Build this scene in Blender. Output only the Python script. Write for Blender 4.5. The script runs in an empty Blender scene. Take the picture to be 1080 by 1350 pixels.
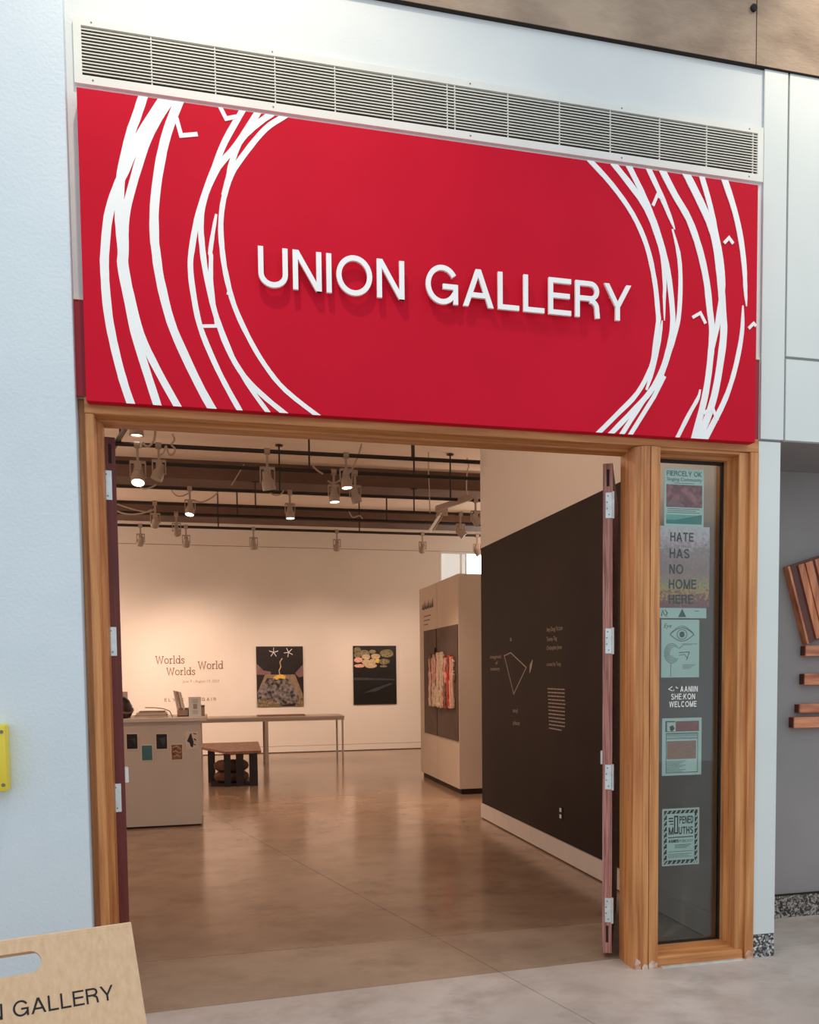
import bpy, bmesh, math, random
from mathutils import Vector, Matrix, Quaternion
random.seed(7)
PI = math.pi
S = bpy.context.scene
COL = S.collection

# ------------------------------------------------------------------ camera
FPX, YAW, PITCH, ROLL, PX, PY = 1115.94, .2387382, -.0555684, .0100656, 556.6155, 949.5514
CAM = Vector((0.0, -4.0643, 1.6))
_f = Vector((math.sin(YAW)*math.cos(PITCH), math.cos(YAW)*math.cos(PITCH), math.sin(PITCH)))
_r = Vector((math.cos(YAW), -math.sin(YAW), 0))
_d = _f.cross(_r)
RT = math.cos(ROLL)*_r + math.sin(ROLL)*_d
DN = -math.sin(ROLL)*_r + math.cos(ROLL)*_d
cd = bpy.data.cameras.new('camera'); cam = bpy.data.objects.new('camera', cd); COL.objects.link(cam)
cd.sensor_fit = 'HORIZONTAL'; cd.sensor_width = 36.0; cd.lens = FPX*36/1080
cd.shift_x = (540-PX)/1080; cd.shift_y = (PY-675)/1080; cd.clip_start = .05; cd.clip_end = 200
m3 = Matrix((RT, -DN, -_f)).transposed()
cam.matrix_world = Matrix.Translation(CAM) @ m3.to_4x4()
S.camera = cam

# ------------------------------------------------------------------ world, large lights, exposure
W = bpy.data.worlds.new('lobby_daylight'); S.world = W; W.use_nodes = True
bg = W.node_tree.nodes['Background']
bg.inputs[0].default_value = (.86, .95, 1.02, 1); bg.inputs[1].default_value = .96
S.view_settings.view_transform = 'Standard'; S.view_settings.look = 'None'
S.view_settings.gamma = 1.0; S.view_settings.exposure = 0.0
S.view_settings.use_curve_mapping = False

def lamp(name, kind, loc, target, energy, color, parent=None, **kw):
    l = bpy.data.lights.new(name, kind); l.energy = energy; l.color = color
    for k, v in kw.items(): setattr(l, k, v)
    o = bpy.data.objects.new(name, l); COL.objects.link(o)
    d = (Vector(target)-Vector(loc)).normalized()
    o.rotation_mode = 'QUATERNION'; o.rotation_quaternion = Vector((0, 0, -1)).rotation_difference(d)
    o.location = Vector(loc)
    if parent: o.parent = parent; o.location = Vector(loc)-parent.location
    return o
WARM = (1.0, .69, .52)
lamp('lobby_wall_washer', 'SPOT', (-.05, -1.2, 6.1), (.1, 0, 4.1), 170, (1, .86, .66), spot_size=1.5, spot_blend=1.0, shadow_soft_size=.06)
lamp('lobby_wall_washer', 'SPOT', (3.7, -1.0, 6.0), (3.5, 0, 4.1), 130, (1, .84, .62), spot_size=1.4, spot_blend=1.0, shadow_soft_size=.06)
for (x, y, z, e) in ((-3.2, 3.5, 3.3, 55), (1.0, 2.0, 3.6, 26), (-3.2, 7.5, 3.3, 75), (-3.4, 11, 3.2, 70), (5.6, 9.0, 3.3, 130), (5.4, 5.5, 3.3, 60)):
    lamp('gallery_fill_light', 'POINT', (x, y, z), (x, y, 0), e, WARM, shadow_soft_size=.15)  # unseen point lights added to brighten the gallery walls and ceiling
for (x, y, e) in ((.6, 3.2, 60),):
    lamp('gallery_fill_spot', 'SPOT', (x, y, 3.86), (x, y, 0), e, WARM, spot_size=1.9, spot_blend=.8, shadow_soft_size=.06)  # unseen spot added as fill light over the front of the gallery

# ------------------------------------------------------------------ pixel to place (on a known real plane)
def ray(u, v): return (u-PX)/FPX*RT + (v-PY)/FPX*DN + _f
def at(u, v, y): r = ray(u, v); return CAM + r*((y-CAM.y)/r.y)
def atx(u, v, x): r = ray(u, v); return CAM + r*((x-CAM.x)/r.x)
def atz(u, v, z=0): r = ray(u, v); return CAM + r*((z-CAM.z)/r.z)

# ------------------------------------------------------------------ materials
MATS = {}
def srgb(r, g, b):
    f = lambda c: (c/255/12.92 if c/255 <= .04045 else ((c/255+.055)/1.055)**2.4)
    return (f(r), f(g), f(b), 1)
def mat(name, c1, c2=None, scale=5, rough=.6, bump=0, bscale=60, stretch=(1, 1, 1), metal=0, detail=4, emit=0, emit_col=None, spec=.5, lo=.35, hi=.65, world=True, alpha=1):
    m = bpy.data.materials.new(name); m.use_nodes = True; MATS[name] = m
    nt = m.node_tree; b = nt.nodes['Principled BSDF']
    b.inputs['Base Color'].default_value = c1; b.inputs['Roughness'].default_value = rough
    b.inputs['Metallic'].default_value = metal; b.inputs['Specular IOR Level'].default_value = spec
    tc = nt.nodes.new('ShaderNodeTexCoord')
    src = tc.outputs['Object']
    if world:
        g = nt.nodes.new('ShaderNodeNewGeometry'); src = g.outputs['Position']
    mp = nt.nodes.new('ShaderNodeMapping'); mp.inputs['Scale'].default_value = stretch
    nt.links.new(src, mp.inputs[0])
    n = nt.nodes.new('ShaderNodeTexNoise'); n.inputs['Scale'].default_value = scale; n.inputs['Detail'].default_value = detail
    nt.links.new(mp.outputs[0], n.inputs['Vector'])
    r = nt.nodes.new('ShaderNodeValToRGB')
    r.color_ramp.elements[0].position = lo; r.color_ramp.elements[1].position = hi
    if c2 is None: c2 = tuple(min(1, x*1.06) for x in c1[:3])+(1,); 
    r.color_ramp.elements[0].color = c1; r.color_ramp.elements[1].color = c2
    nt.links.new(n.outputs['Fac'], r.inputs[0]); nt.links.new(r.outputs[0], b.inputs['Base Color'])
    if bump:
        n2 = nt.nodes.new('ShaderNodeTexNoise'); n2.inputs['Scale'].default_value = bscale; n2.inputs['Detail'].default_value = 3
        nt.links.new(mp.outputs[0], n2.inputs['Vector'])
        bp = nt.nodes.new('ShaderNodeBump'); bp.inputs['Strength'].default_value = bump; bp.inputs['Distance'].default_value = .01
        nt.links.new(n2.outputs['Fac'], bp.inputs['Height']); nt.links.new(bp.outputs[0], b.inputs['Normal'])
    if emit:
        b.inputs['Emission Color'].default_value = emit_col or c1; b.inputs['Emission Strength'].default_value = emit
    return m
mat('wall_paint', srgb(222, 226, 226), srgb(227, 230, 229), 3, .75, .10, 120)
mat('wall_plaster', srgb(212, 224, 232), srgb(218, 229, 236), 2, .7, .22, 70)
mat('wall_cream', srgb(225, 218, 202), None, 3, .8, .1, 90)
mat('panel_paint', srgb(218, 224, 222), srgb(224, 229, 227), 1.5, .45)
mat('joint_grey', srgb(150, 156, 152), None, 4, .8)
mat('vent_metal', srgb(226, 226, 220), None, 4, .45)
mat('vent_blade', srgb(222, 220, 210), None, 4, .45)
mat('vent_dark', srgb(40, 36, 32), None, 4, .9)
mat('sign_red', srgb(207, 15, 46), srgb(201, 13, 43), 2, .7, spec=.15)
mat('header_red', srgb(150, 22, 45), None, 4, .6)
mat('white_vinyl', srgb(245, 246, 246), None, 4, .55)
mat('letter_white', srgb(248, 248, 248), None, 4, .45)
mat('wood_v', srgb(176, 108, 58), srgb(222, 158, 98), 6, .45, .12, 40, (7, 7, .35), detail=6, lo=.3, hi=.72)
mat('wood_h', srgb(176, 108, 58), srgb(222, 158, 98), 6, .45, .12, 40, (.35, 7, 7), detail=6, lo=.3, hi=.72)
mat('wood_worn', srgb(190, 130, 100), srgb(225, 205, 190), 24, .8, .3, 60)
mat('door_edge', srgb(140, 84, 72), srgb(196, 140, 128), 8, .5, .1, 40, (14, 14, .5), detail=6)
mat('door_dark', srgb(98, 34, 28), srgb(112, 42, 34), 8, .5, 0, 40, (9, 9, .4))
mat('slot_dark', srgb(40, 20, 18), None, 8, .8)
mat('steel', srgb(205, 215, 215), srgb(225, 232, 232), 20, .35, metal=.45)
mat('screw_steel', srgb(120, 120, 118), None, 20, .4, metal=.8)
mat('concrete_beam', srgb(146, 124, 106), srgb(184, 160, 138), 2.4, .85, .35, 30, (1, 1, 2.2), detail=8)
mat('dark_hole', srgb(35, 30, 26), None, 5, .95)
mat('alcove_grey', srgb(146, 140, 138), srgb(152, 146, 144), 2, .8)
mat('interior_white', srgb(226, 222, 214), srgb(229, 225, 218), 1.2, .75, .04, 100)
mat('ceiling_white', srgb(226, 214, 200), None, 2, .85)
mat('beam_shade', srgb(96, 76, 66), srgb(106, 84, 72), 2, .85)  # dark brown holds the shade of the unlit beam faces
mat('black_paint', srgb(38, 29, 27), srgb(46, 35, 32), 1.6, .6, .05, 80, spec=.2)
mat('base_white', srgb(214, 206, 198), None, 5, .6)
mat('pipe_black', srgb(28, 22, 20), None, 5, .5)
mat('fixture', srgb(160, 146, 134), None, 6, .4)
mat('cord', srgb(172, 158, 146), None, 6, .6)
mat('lens_lit', srgb(255, 236, 205), None, 5, .4, emit=4, emit_col=(1, .86, .66, 1))
mat('lens_off', srgb(120, 105, 92), None, 5, .3)
mat('desk_white', srgb(206, 196, 184), None, 2, .6)
mat('desk_top', srgb(214, 203, 190), None, 2, .45)
mat('table_white', srgb(176, 162, 150), None, 2, .5)
mat('bench_top', srgb(140, 88, 62), srgb(168, 112, 82), 4, .4, 0, 30, (6, 1, 6), detail=6)
mat('bench_dark', srgb(32, 21, 17), srgb(44, 29, 23), 6, .5)
mat('cushion', srgb(88, 58, 42), srgb(112, 78, 56), 14, .9, .4, 60)
mat('plinth_dark', srgb(44, 28, 24), None, 5, .7)
mat('kiosk_paint', srgb(206, 190, 172), srgb(212, 196, 178), 1.5, .75)
mat('kiosk_dark', srgb(92, 76, 68), srgb(104, 88, 78), 2.5, .8)
mat('seam_dark', srgb(30, 20, 16), None, 5, .8)
mat('ink_black', srgb(26, 24, 24), None, 5, .7)
mat('ink_teal', srgb(66, 92, 88), None, 5, .7)
mat('ink_brown', srgb(128, 98, 82), None, 5, .7)
mat('ink_grey', srgb(178, 150, 132), None, 5, .7)
mat('ink_white', srgb(205, 198, 190), None, 5, .7)
mat('ink_pale', srgb(176, 160, 150), None, 5, .7)
mat('glue_white', srgb(238, 238, 236), None, 5, .6)
mat('yellow_plastic', srgb(232, 208, 60), srgb(238, 216, 74), 3, .4)
mat('plywood', srgb(214, 170, 128), srgb(236, 200, 162), 6, .5, .06, 60, (12, 12, .35), detail=8, lo=.15, hi=.85)
mat('plywood_edge', srgb(226, 190, 150), srgb(238, 208, 172), 30, .6, 0, 30, (1, 1, 3))
mat('gasket', srgb(24, 20, 18), None, 5, .6)
mat('paper_mint', srgb(220, 238, 230), srgb(226, 242, 235), 3, .7)
mat('paper_white', srgb(226, 230, 222), None, 3, .7)
mat('paper_warm', srgb(224, 208, 192), None, 3, .7)
mat('maroon_photo', srgb(128, 34, 48), srgb(205, 112, 118), 26, .7, detail=3, lo=.42, hi=.7)
mat('mauve', srgb(150, 88, 92), srgb(176, 112, 112), 8, .7)
mat('teal', srgb(20, 134, 128), srgb(40, 150, 142), 5, .7)
mat('teal_light', srgb(120, 196, 184), None, 5, .7)
mat('brick_photo', srgb(142, 62, 52), srgb(170, 84, 66), 30, .7)
mat('tan_photo', srgb(164, 108, 82), srgb(188, 130, 98), 30, .7, 0, 1, (1, 1, 6))
mat('charcoal', srgb(62, 66, 66), srgb(74, 78, 78), 10, .7)
mat('art_dark', srgb(22, 16, 14), srgb(34, 26, 22), 6, .35)
mat('art_black', srgb(12, 11, 12), srgb(20, 18, 18), 6, .3)
mat('art_tan', srgb(120, 104, 86), srgb(146, 126, 104), 14, .5)
mat('art_mauve', srgb(112, 84, 82), srgb(132, 102, 98), 10, .5)
mat('art_rock', srgb(14, 13, 16), srgb(150, 142, 142), 16, .5, detail=8, lo=.36, hi=.72)
mat('art_moss', srgb(78, 72, 46), srgb(150, 134, 102), 26, .5)
mat('art_yellow', srgb(206, 166, 52), srgb(232, 196, 96), 30, .5)
mat('art_cream', srgb(176, 156, 122), srgb(206, 188, 152), 26, .5)
mat('art_olive', srgb(96, 92, 70), srgb(150, 140, 104), 22, .5)
mat('art_slate', srgb(42, 42, 50), srgb(60, 60, 68), 12, .4)
mat('strip_red', srgb(176, 40, 44), srgb(206, 84, 78), 26, .85, .3, 60)
mat('strip_pink', srgb(214, 150, 136), srgb(232, 190, 174), 26, .85, .3, 60)
mat('strip_cream', srgb(196, 172, 148), srgb(226, 208, 186), 26, .85, .3, 60)
mat('strip_brown', srgb(116, 78, 62), srgb(160, 120, 96), 26, .85, .3, 60)
mat('wood_art', srgb(158, 78, 46), srgb(236, 150, 100), 4, .4, .1, 30, (5, 5, .7), detail=6, lo=.32, hi=.68)
mat('wood_art_h', srgb(168, 88, 58), srgb(236, 156, 110), 4, .4, .1, 30, (.7, 5, 6), detail=6, lo=.32, hi=.68)
mat('wood_art_dark', srgb(84, 34, 22), srgb(106, 46, 30), 6, .4)
mat('teal_dark', srgb(66, 120, 124), srgb(74, 128, 132), 6, .6)
mat('window_white', srgb(232, 234, 230), None, 3, .5)
mat('blind_glow', srgb(206, 206, 202), None, 3, .8, emit=.42, emit_col=(.93, 1, .98, 1))  # emission stands in for daylight coming through the blind
mat('daylight_pane', srgb(240, 250, 248), None, 3, .5, emit=7, emit_col=(.93, 1, .98, 1))
mat('helmet_black', srgb(36, 28, 26), srgb(60, 46, 40), 12, .4)
mat('black_plastic', srgb(26, 22, 22), None, 5, .4)

def concrete_floor(name, ca, cb, cc, rough, spec=.5):
    m = mat(name, ca, cb, 1.3, rough, detail=9, lo=.3, hi=.7, spec=spec); nt = m.node_tree; b = nt.nodes['Principled BSDF']
    g = nt.nodes.new('ShaderNodeNewGeometry')
    mp = nt.nodes.new('ShaderNodeMapping'); mp.inputs['Scale'].default_value = (.75, 1.0, 1)
    nt.links.new(g.outputs['Position'], mp.inputs[0])
    n = nt.nodes.new('ShaderNodeTexNoise'); n.inputs['Scale'].default_value = 3.2; n.inputs['Detail'].default_value = 10; n.inputs['Roughness'].default_value = .65
    nt.links.new(mp.outputs[0], n.inputs['Vector'])
    mx = nt.nodes.new('ShaderNodeMix'); mx.data_type = 'RGBA'
    old = b.inputs['Base Color'].links[0].from_socket
    r = nt.nodes.new('ShaderNodeValToRGB'); r.color_ramp.elements[0].position = .46; r.color_ramp.elements[1].position = .68
    r.color_ramp.elements[1].color = (.75, .75, .75, 1)
    nt.links.new(n.outputs['Fac'], r.inputs[0])
    nt.links.new(r.outputs[0], mx.inputs['Factor']); nt.links.new(old, mx.inputs['A']); mx.inputs['B'].default_value = cc
    nt.links.new(mx.outputs['Result'], b.inputs['Base Color'])
    mr = nt.nodes.new('ShaderNodeMapRange'); mr.inputs['To Min'].default_value = rough*.8; mr.inputs['To Max'].default_value = rough*1.25
    nt.links.new(n.outputs['Fac'], mr.inputs['Value']); nt.links.new(mr.outputs[0], b.inputs['Roughness'])
    return m
concrete_floor('floor_gallery', srgb(150, 124, 102), srgb(170, 145, 121), srgb(130, 104, 84), .17, .8)
concrete_floor('floor_threshold', srgb(156, 134, 115), srgb(180, 158, 138), srgb(134, 112, 94), .3)
concrete_floor('floor_lobby', srgb(184, 171, 162), srgb(208, 197, 190), srgb(160, 146, 136), .42)

def granite(name, dark, mid, light):
    m = mat(name, mid, light, 60, .35); nt = m.node_tree; b = nt.nodes['Principled BSDF']
    g = nt.nodes.new('ShaderNodeNewGeometry')
    v = nt.nodes.new('ShaderNodeTexVoronoi'); v.inputs['Scale'].default_value = 95
    nt.links.new(g.outputs['Position'], v.inputs['Vector'])
    sp = nt.nodes.new('ShaderNodeSeparateColor'); nt.links.new(v.outputs['Color'], sp.inputs[0])
    r = nt.nodes.new('ShaderNodeValToRGB'); r.color_ramp.interpolation = 'CONSTANT'
    e = r.color_ramp.elements; e[0].color = dark; e[1].position = .33; e[1].color = mid
    n = e.new(.62); n.color = light; n2 = e.new(.9); n2.color = dark
    nt.links.new(sp.outputs[0], r.inputs[0]); nt.links.new(r.outputs[0], b.inputs['Base Color'])
granite('granite', srgb(60, 58, 58), srgb(140, 138, 136), srgb(208, 208, 206))
granite('granite_dark', srgb(48, 44, 42), srgb(112, 104, 98), srgb(166, 156, 148))

def glass(name, tint):
    m = bpy.data.materials.new(name); m.use_nodes = True; MATS[name] = m; nt = m.node_tree
    nt.nodes.remove(nt.nodes['Principled BSDF']); out = nt.nodes['Material Output']
    t = nt.nodes.new('ShaderNodeBsdfTransparent'); t.inputs[0].default_value = tint
    gl = nt.nodes.new('ShaderNodeBsdfGlossy'); gl.inputs['Roughness'].default_value = .02
    fr = nt.nodes.new('ShaderNodeFresnel'); fr.inputs[0].default_value = 1.5
    mx = nt.nodes.new('ShaderNodeMixShader')
    nt.links.new(fr.outputs[0], mx.inputs[0]); nt.links.new(t.outputs[0], mx.inputs[1]); nt.links.new(gl.outputs[0], mx.inputs[2])
    nt.links.new(mx.outputs[0], out.inputs[0])
glass('glass_teal', (.945, .985, .972, 1))

def backdrop(name):   # side light backdrop: noise mottle over colour bands by height
    m = mat(name, srgb(142, 96, 104), srgb(190, 160, 166), 20, .6, detail=6, lo=.35, hi=.65)
    nt = m.node_tree; b = nt.nodes['Principled BSDF']
    g = nt.nodes.new('ShaderNodeNewGeometry'); sx = nt.nodes.new('ShaderNodeSeparateXYZ'); nt.links.new(g.outputs['Position'], sx.inputs[0])
    zt = at(900, 695, .137).z; zb = at(900, 800, .137).z
    mr = nt.nodes.new('ShaderNodeMapRange'); mr.inputs['From Min'].default_value = zb; mr.inputs['From Max'].default_value = zt
    nt.links.new(sx.outputs['Z'], mr.inputs['Value'])
    n = nt.nodes.new('ShaderNodeTexNoise'); n.inputs['Scale'].default_value = 44; n.inputs['Detail'].default_value = 8; n.inputs['Roughness'].default_value = .7
    nt.links.new(g.outputs['Position'], n.inputs['Vector'])
    ad = nt.nodes.new('ShaderNodeMath'); ad.operation = 'MULTIPLY_ADD'; ad.inputs[1].default_value = 1.1
    nt.links.new(n.outputs['Fac'], ad.inputs[0]); sb = nt.nodes.new('ShaderNodeMath'); sb.operation = 'SUBTRACT'; sb.inputs[1].default_value = .55
    nt.links.new(mr.outputs[0], sb.inputs[0]); nt.links.new(sb.outputs[0], ad.inputs[2])
    r = nt.nodes.new('ShaderNodeValToRGB'); e = r.color_ramp.elements
    e[0].position = 0; e[0].color = srgb(150, 84, 80); e[1].position = 1; e[1].color = srgb(240, 226, 230)
    for p, c in ((.14, (176, 104, 96)), (.22, (232, 190, 90)), (.30, (170, 160, 128)), (.42, (204, 136, 146)), (.5, (150, 150, 132)), (.6, (214, 150, 160)), (.68, (164, 150, 140)), (.8, (228, 190, 198))):
        q = e.new(p); q.color = srgb(*c)
    nt.links.new(ad.outputs[0], r.inputs[0]); nt.links.new(r.outputs[0], b.inputs['Base Color'])
backdrop('backdrop_mottle')

# ------------------------------------------------------------------ mesh building
class MB:
    def __init__(s): s.v = []; s.f = []
    def add(s, vs, fs):
        n = len(s.v); s.v += [Vector(p) for p in vs]; s.f += [tuple(i+n for i in f) for f in fs]; return s
    def box(s, a, b):
        x0, x1 = sorted((a[0], b[0])); y0, y1 = sorted((a[1], b[1])); z0, z1 = sorted((a[2], b[2]))
        return s.add([(x, y, z) for z in (z0, z1) for y in (y0, y1) for x in (x0, x1)],
              [(0, 2, 3, 1), (4, 5, 7, 6), (0, 1, 5, 4), (2, 6, 7, 3), (0, 4, 6, 2), (1, 3, 7, 5)])
    def bbox(s, a, b, r=.004):      # box with chamfered edges
        c = bmesh.new(); bmesh.ops.create_cube(c, size=1)
        A = Vector(a); B = Vector(b)
        for v in c.verts: v.co = Vector(((A.x+B.x)/2+v.co.x*abs(B.x-A.x), (A.y+B.y)/2+v.co.y*abs(B.y-A.y), (A.z+B.z)/2+v.co.z*abs(B.z-A.z)))
        bmesh.ops.bevel(c, geom=c.edges[:], offset=r, segments=2, affect='EDGES', profile=.5)
        c.verts.index_update(); s.add([v.co.copy() for v in c.verts], [tuple(v.index for v in f.verts) for f in c.faces]); c.free(); return s
    def prism(s, poly, fn):         # poly: 2D outline; fn(p, k) -> 3D with k = 0 / 1 for the two ends
        n = len(poly); vs = [fn(p, 0) for p in poly]+[fn(p, 1) for p in poly]
        fs = [tuple(range(n)), tuple(range(2*n-1, n-1, -1))]+[(i, i+n, (i+1) % n+n, (i+1) % n) for i in range(n)]
        return s.add(vs, fs)
    def tube(s, pts, r, k=8, caps=True):
        pts = [Vector(p) for p in pts]; n = len(pts); vs = []; up = None
        for i, p in enumerate(pts):
            t = (pts[min(i+1, n-1)]-pts[max(i-1, 0)]).normalized()
            if up is None: up = t.orthogonal().normalized()
            up = (up-t*up.dot(t)).normalized(); w = t.cross(up)
            rr = r[i] if isinstance(r, (list, tuple)) else r
            vs += [p+(up*math.cos(2*PI*j/k)+w*math.sin(2*PI*j/k))*rr for j in range(k)]
        fs = [(i*k+j, i*k+(j+1) % k, (i+1)*k+(j+1) % k, (i+1)*k+j) for i in range(n-1) for j in range(k)]
        if caps: fs += [tuple(range(k-1, -1, -1)), tuple((n-1)*k+j for j in range(k))]
        return s.add(vs, fs)
    def lathe(s, prof, c=(0, 0, 0), k=20):   # prof: (r, z)
        vs = []; c = Vector(c)
        for r, z in prof: vs += [c+Vector((r*math.cos(2*PI*j/k), r*math.sin(2*PI*j/k), z)) for j in range(k)]
        n = len(prof); fs = [(i*k+j, i*k+(j+1) % k, (i+1)*k+(j+1) % k, (i+1)*k+j) for i in range(n-1) for j in range(k)]
        fs += [tuple(range(k-1, -1, -1)), tuple((n-1)*k+j for j in range(k))]
        return s.add(vs, fs)
    def mesh(s, name, m, origin=(0, 0, 0), smooth=False):
        me = bpy.data.meshes.new(name); o = Vector(origin)
        me.from_pydata([tuple(v-o) for v in s.v], [], s.f); me.update()
        b = bmesh.new(); b.from_mesh(me); bmesh.ops.recalc_face_normals(b, faces=b.faces[:]); b.to_mesh(me); b.free()
        if smooth:
            for p in me.polygons: p.use_smooth = True
            try: me.set_sharp_from_angle(angle=.7)
            except Exception: pass
        me.materials.append(MATS[m]); return me
    def build(s, name, m, parent=None, smooth=False, label=None, origin=None):
        root = parent
        while root is not None and root.parent is not None: root = root.parent
        org = Vector(origin) if origin is not None else (root.location if root else Vector())
        o = bpy.data.objects.new(name, s.mesh(name, m, org, smooth)); COL.objects.link(o)
        if parent: o.parent = parent
        else: o.location = org
        if label: o['label'] = label
        return o
def tag(o, label, cat, group=None):
    o['label'] = label; o['category'] = cat
    if group: o['group'] = group
    return o
def thing(name, loc, label, cat, group=None):
    o = bpy.data.objects.new(name, None); COL.objects.link(o); o.location = loc; o.empty_display_size = .1
    return tag(o, label, cat, group)
def structure(o, label=None):
    o['kind'] = 'structure'
    if label: o['label'] = label
    return o
def sroot(name, loc=(0, 0, 0)):
    o = bpy.data.objects.new(name, None); COL.objects.link(o); o.location = loc; return structure(o)
def B(a, b): return MB().box(a, b)

# flat strokes in a plane; fn(x, y, k) -> 3D, k = 0 back / 1 front
def stroke(mb, pts, w, fn, closed=False):
    P = [Vector((p[0], p[1])) for p in pts]; n = len(P); L = []; R_ = []
    for i in range(n):
        a = P[(i-1) % n] if (closed or i > 0) else None; c = P[(i+1) % n] if (closed or i < n-1) else None
        d0 = (P[i]-a).normalized() if a is not None else None; d1 = (c-P[i]).normalized() if c is not None else None
        d0 = d0 or d1; d1 = d1 or d0
        n0 = Vector((-d0.y, d0.x)); n1 = Vector((-d1.y, d1.x)); m = n0+n1
        m = m.normalized() if m.length > 1e-6 else n0
        k = 1/max(.35, m.dot(n0)); ww = w[i] if isinstance(w, (list, tuple)) else w
        L.append(P[i]+m*ww/2*k); R_.append(P[i]-m*ww/2*k)
    V = []
    for k in (0, 1):
        V += [fn(p.x, p.y, k) for p in L]+[fn(p.x, p.y, k) for p in R_]
    F = []
    for i in range(n if closed else n-1):
        j = (i+1) % n
        F += [(i, j, n+j, n+i), (2*n+j, 2*n+i, 3*n+i, 3*n+j), (j, i, 2*n+i, 2*n+j), (n+i, n+j, 3*n+j, 3*n+i)]
    if not closed: F += [(0, n, 3*n, 2*n), (n-1, 3*n-1, 4*n-1, 2*n-1)]
    mb.add(V, F)
    return mb
def arc(cx, cy, rx, ry, a0, a1, n=14):
    return [(cx+rx*math.cos(math.radians(a0+(a1-a0)*i/n)), cy+ry*math.sin(math.radians(a0+(a1-a0)*i/n))) for i in range(n+1)]
# grotesque capitals, cap height 1; returns (ink width, [items]); item = ('s', pts, closed) stroke or ('p', polygon)
def glyph(ch, s):
    h = s/2
    def para(x0, x1, t=1.12, y0=1, y1=0): w = s*t; return ('p', [(x0, y0), (x0+w, y0), (x1+w, y1), (x1, y1)])
    if ch == 'U': w = .76; return w, [('s', [(h, 1)]+arc(w/2, .34, w/2-h, .34-h+.01, 180, 360)+[(w-h, 1)], 0)]
    if ch == 'N': w = .75; return w, [('s', [(h, 0), (h, 1)], 0), ('s', [(w-h, 0), (w-h, 1)], 0), para(0, w-s*1.12)]
    if ch == 'I': return s, [('s', [(h, 0), (h, 1)], 0)]
    if ch == 'O': w = .96; return w, [('s', arc(w/2, .5, w/2-h, .515-h, 0, 360, 36)[:-1], 1)]
    if ch == 'G': w = .92; return w, [('s', arc(w/2, .5, w/2-h, .515-h, 32, 360-28, 32), 0), ('s', [(w*.52, .46), (w-h*.4, .46)], 0), ('s', [(w-h*1.2, .52), (w-h*1.2, 0)], 0)]
    if ch == 'C': w = .9; return w, [('s', arc(w/2, .5, w/2-h, .515-h, 38, 322, 30), 0)]
    if ch == 'A': w = .88; return w, [para(w/2-s*.56, 0), para(w/2-s*.56, w-s*1.12), ('s', [(w*.22, .31), (w*.78, .31)], 0)]
    if ch == 'L': return .62, [('s', [(h, 1), (h, h), (.62, h)], 0)]
    if ch == 'E': w = .68; return w, [('s', [(w, 1-h), (h, 1-h), (h, h), (w, h)], 0), ('s', [(h, .525), (w*.94, .525)], 0)]
    if ch == 'F': w = .64; return w, [('s', [(w, 1-h), (h, 1-h), (h, 0)], 0), ('s', [(h, .5), (w*.9, .5)], 0)]
    if ch == 'P': w = .7; return w, [('s', [(h, 0), (h, 1)], 0), ('s', [(h, 1-h)]+arc(w-.27, .72, .27-h, .28-h, 90, -90, 10)+[(h, .44+h)], 0)]
    if ch == 'R': w = .76; return w, [('s', [(h, 0), (h, 1)], 0), ('s', [(h, 1-h)]+arc(w-.3, .73, .27-h, .27-h, 90, -90, 10)+[(h, .46+h)], 0), ('s', [(w-.32, .47)]+arc(w-.32, .27, .32-s*.75, .2, 80, 0, 5)+[(w-s*.55, 0)], 0)]
    if ch == 'Y': w = .84; return w, [para(0, w/2-s*.56, y1=.38), para(w-s*1.12, w/2-s*.56, y1=.38), ('s', [(w/2, .42), (w/2, 0)], 0)]
    if ch == 'H': w = .74; return w, [('s', [(h, 0), (h, 1)], 0), ('s', [(w-h, 0), (w-h, 1)], 0), ('s', [(h, .52), (w-h, .52)], 0)]
    if ch == 'T': w = .72; return w, [('s', [(0, 1-h), (w, 1-h)], 0), ('s', [(w/2, 1), (w/2, 0)], 0)]
    if ch == 'M': w = .9; return w, [('s', [(h, 0), (h, 1)], 0), ('s', [(w-h, 0), (w-h, 1)], 0), para(0, w/2-s*.5, 1), para(w-s, w/2-s*.5, 1)]
    if ch == 'W': w = 1.2; return w, [para(0, w*.25-h, 1), para(w/2-h, w*.25-h, 1), para(w/2-h, w*.75-h, 1), para(w-s, w*.75-h, 1)]
    if ch == 'K': w = .78; return w, [('s', [(h, 0), (h, 1)], 0), ('s', [(w-h, 1), (h, .36)], 0), ('s', [(w*.36, .55), (w-h, 0)], 0)]
    if ch == 'D': w = .76; return w, [('s', [(h, h)]+[(w*.45, h)]+arc(w*.45, .5, w*.55-h, .5-h, -90, 90, 12)+[(h, 1-h)], 1)]
    if ch == 'S':
        w = .72; return w, [('s', arc(w/2, .74, w/2-h, .26-h, 20, 250, 14)+arc(w/2, .26, w/2-h, .26-h+.02, 70, -160, 14), 0)]
    if ch == ':': return s, [('s', [(h, 0), (h, s)], 0), ('s', [(h, .5), (h, .5+s)], 0)]
    if ch == '-': return .4, [('s', [(0, .4), (.4, .4)], 0)]
    return .34, []
def put_glyph(mb, items, ox, oy, sx, sy, s, fn):
    for qi, it in enumerate(items):
        g = lambda x, y, k: fn(ox+x*sx, oy+y*sy, k*(1+.012*qi))
        if it[0] == 's': stroke(mb, it[1], s, g, bool(it[2]))
        else: mb.prism(it[1], lambda p, k: g(p[0], p[1], k))
def caps_width(text, s, gap=.12): return sum(glyph(c, s)[0]+gap for c in text)-gap
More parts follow.
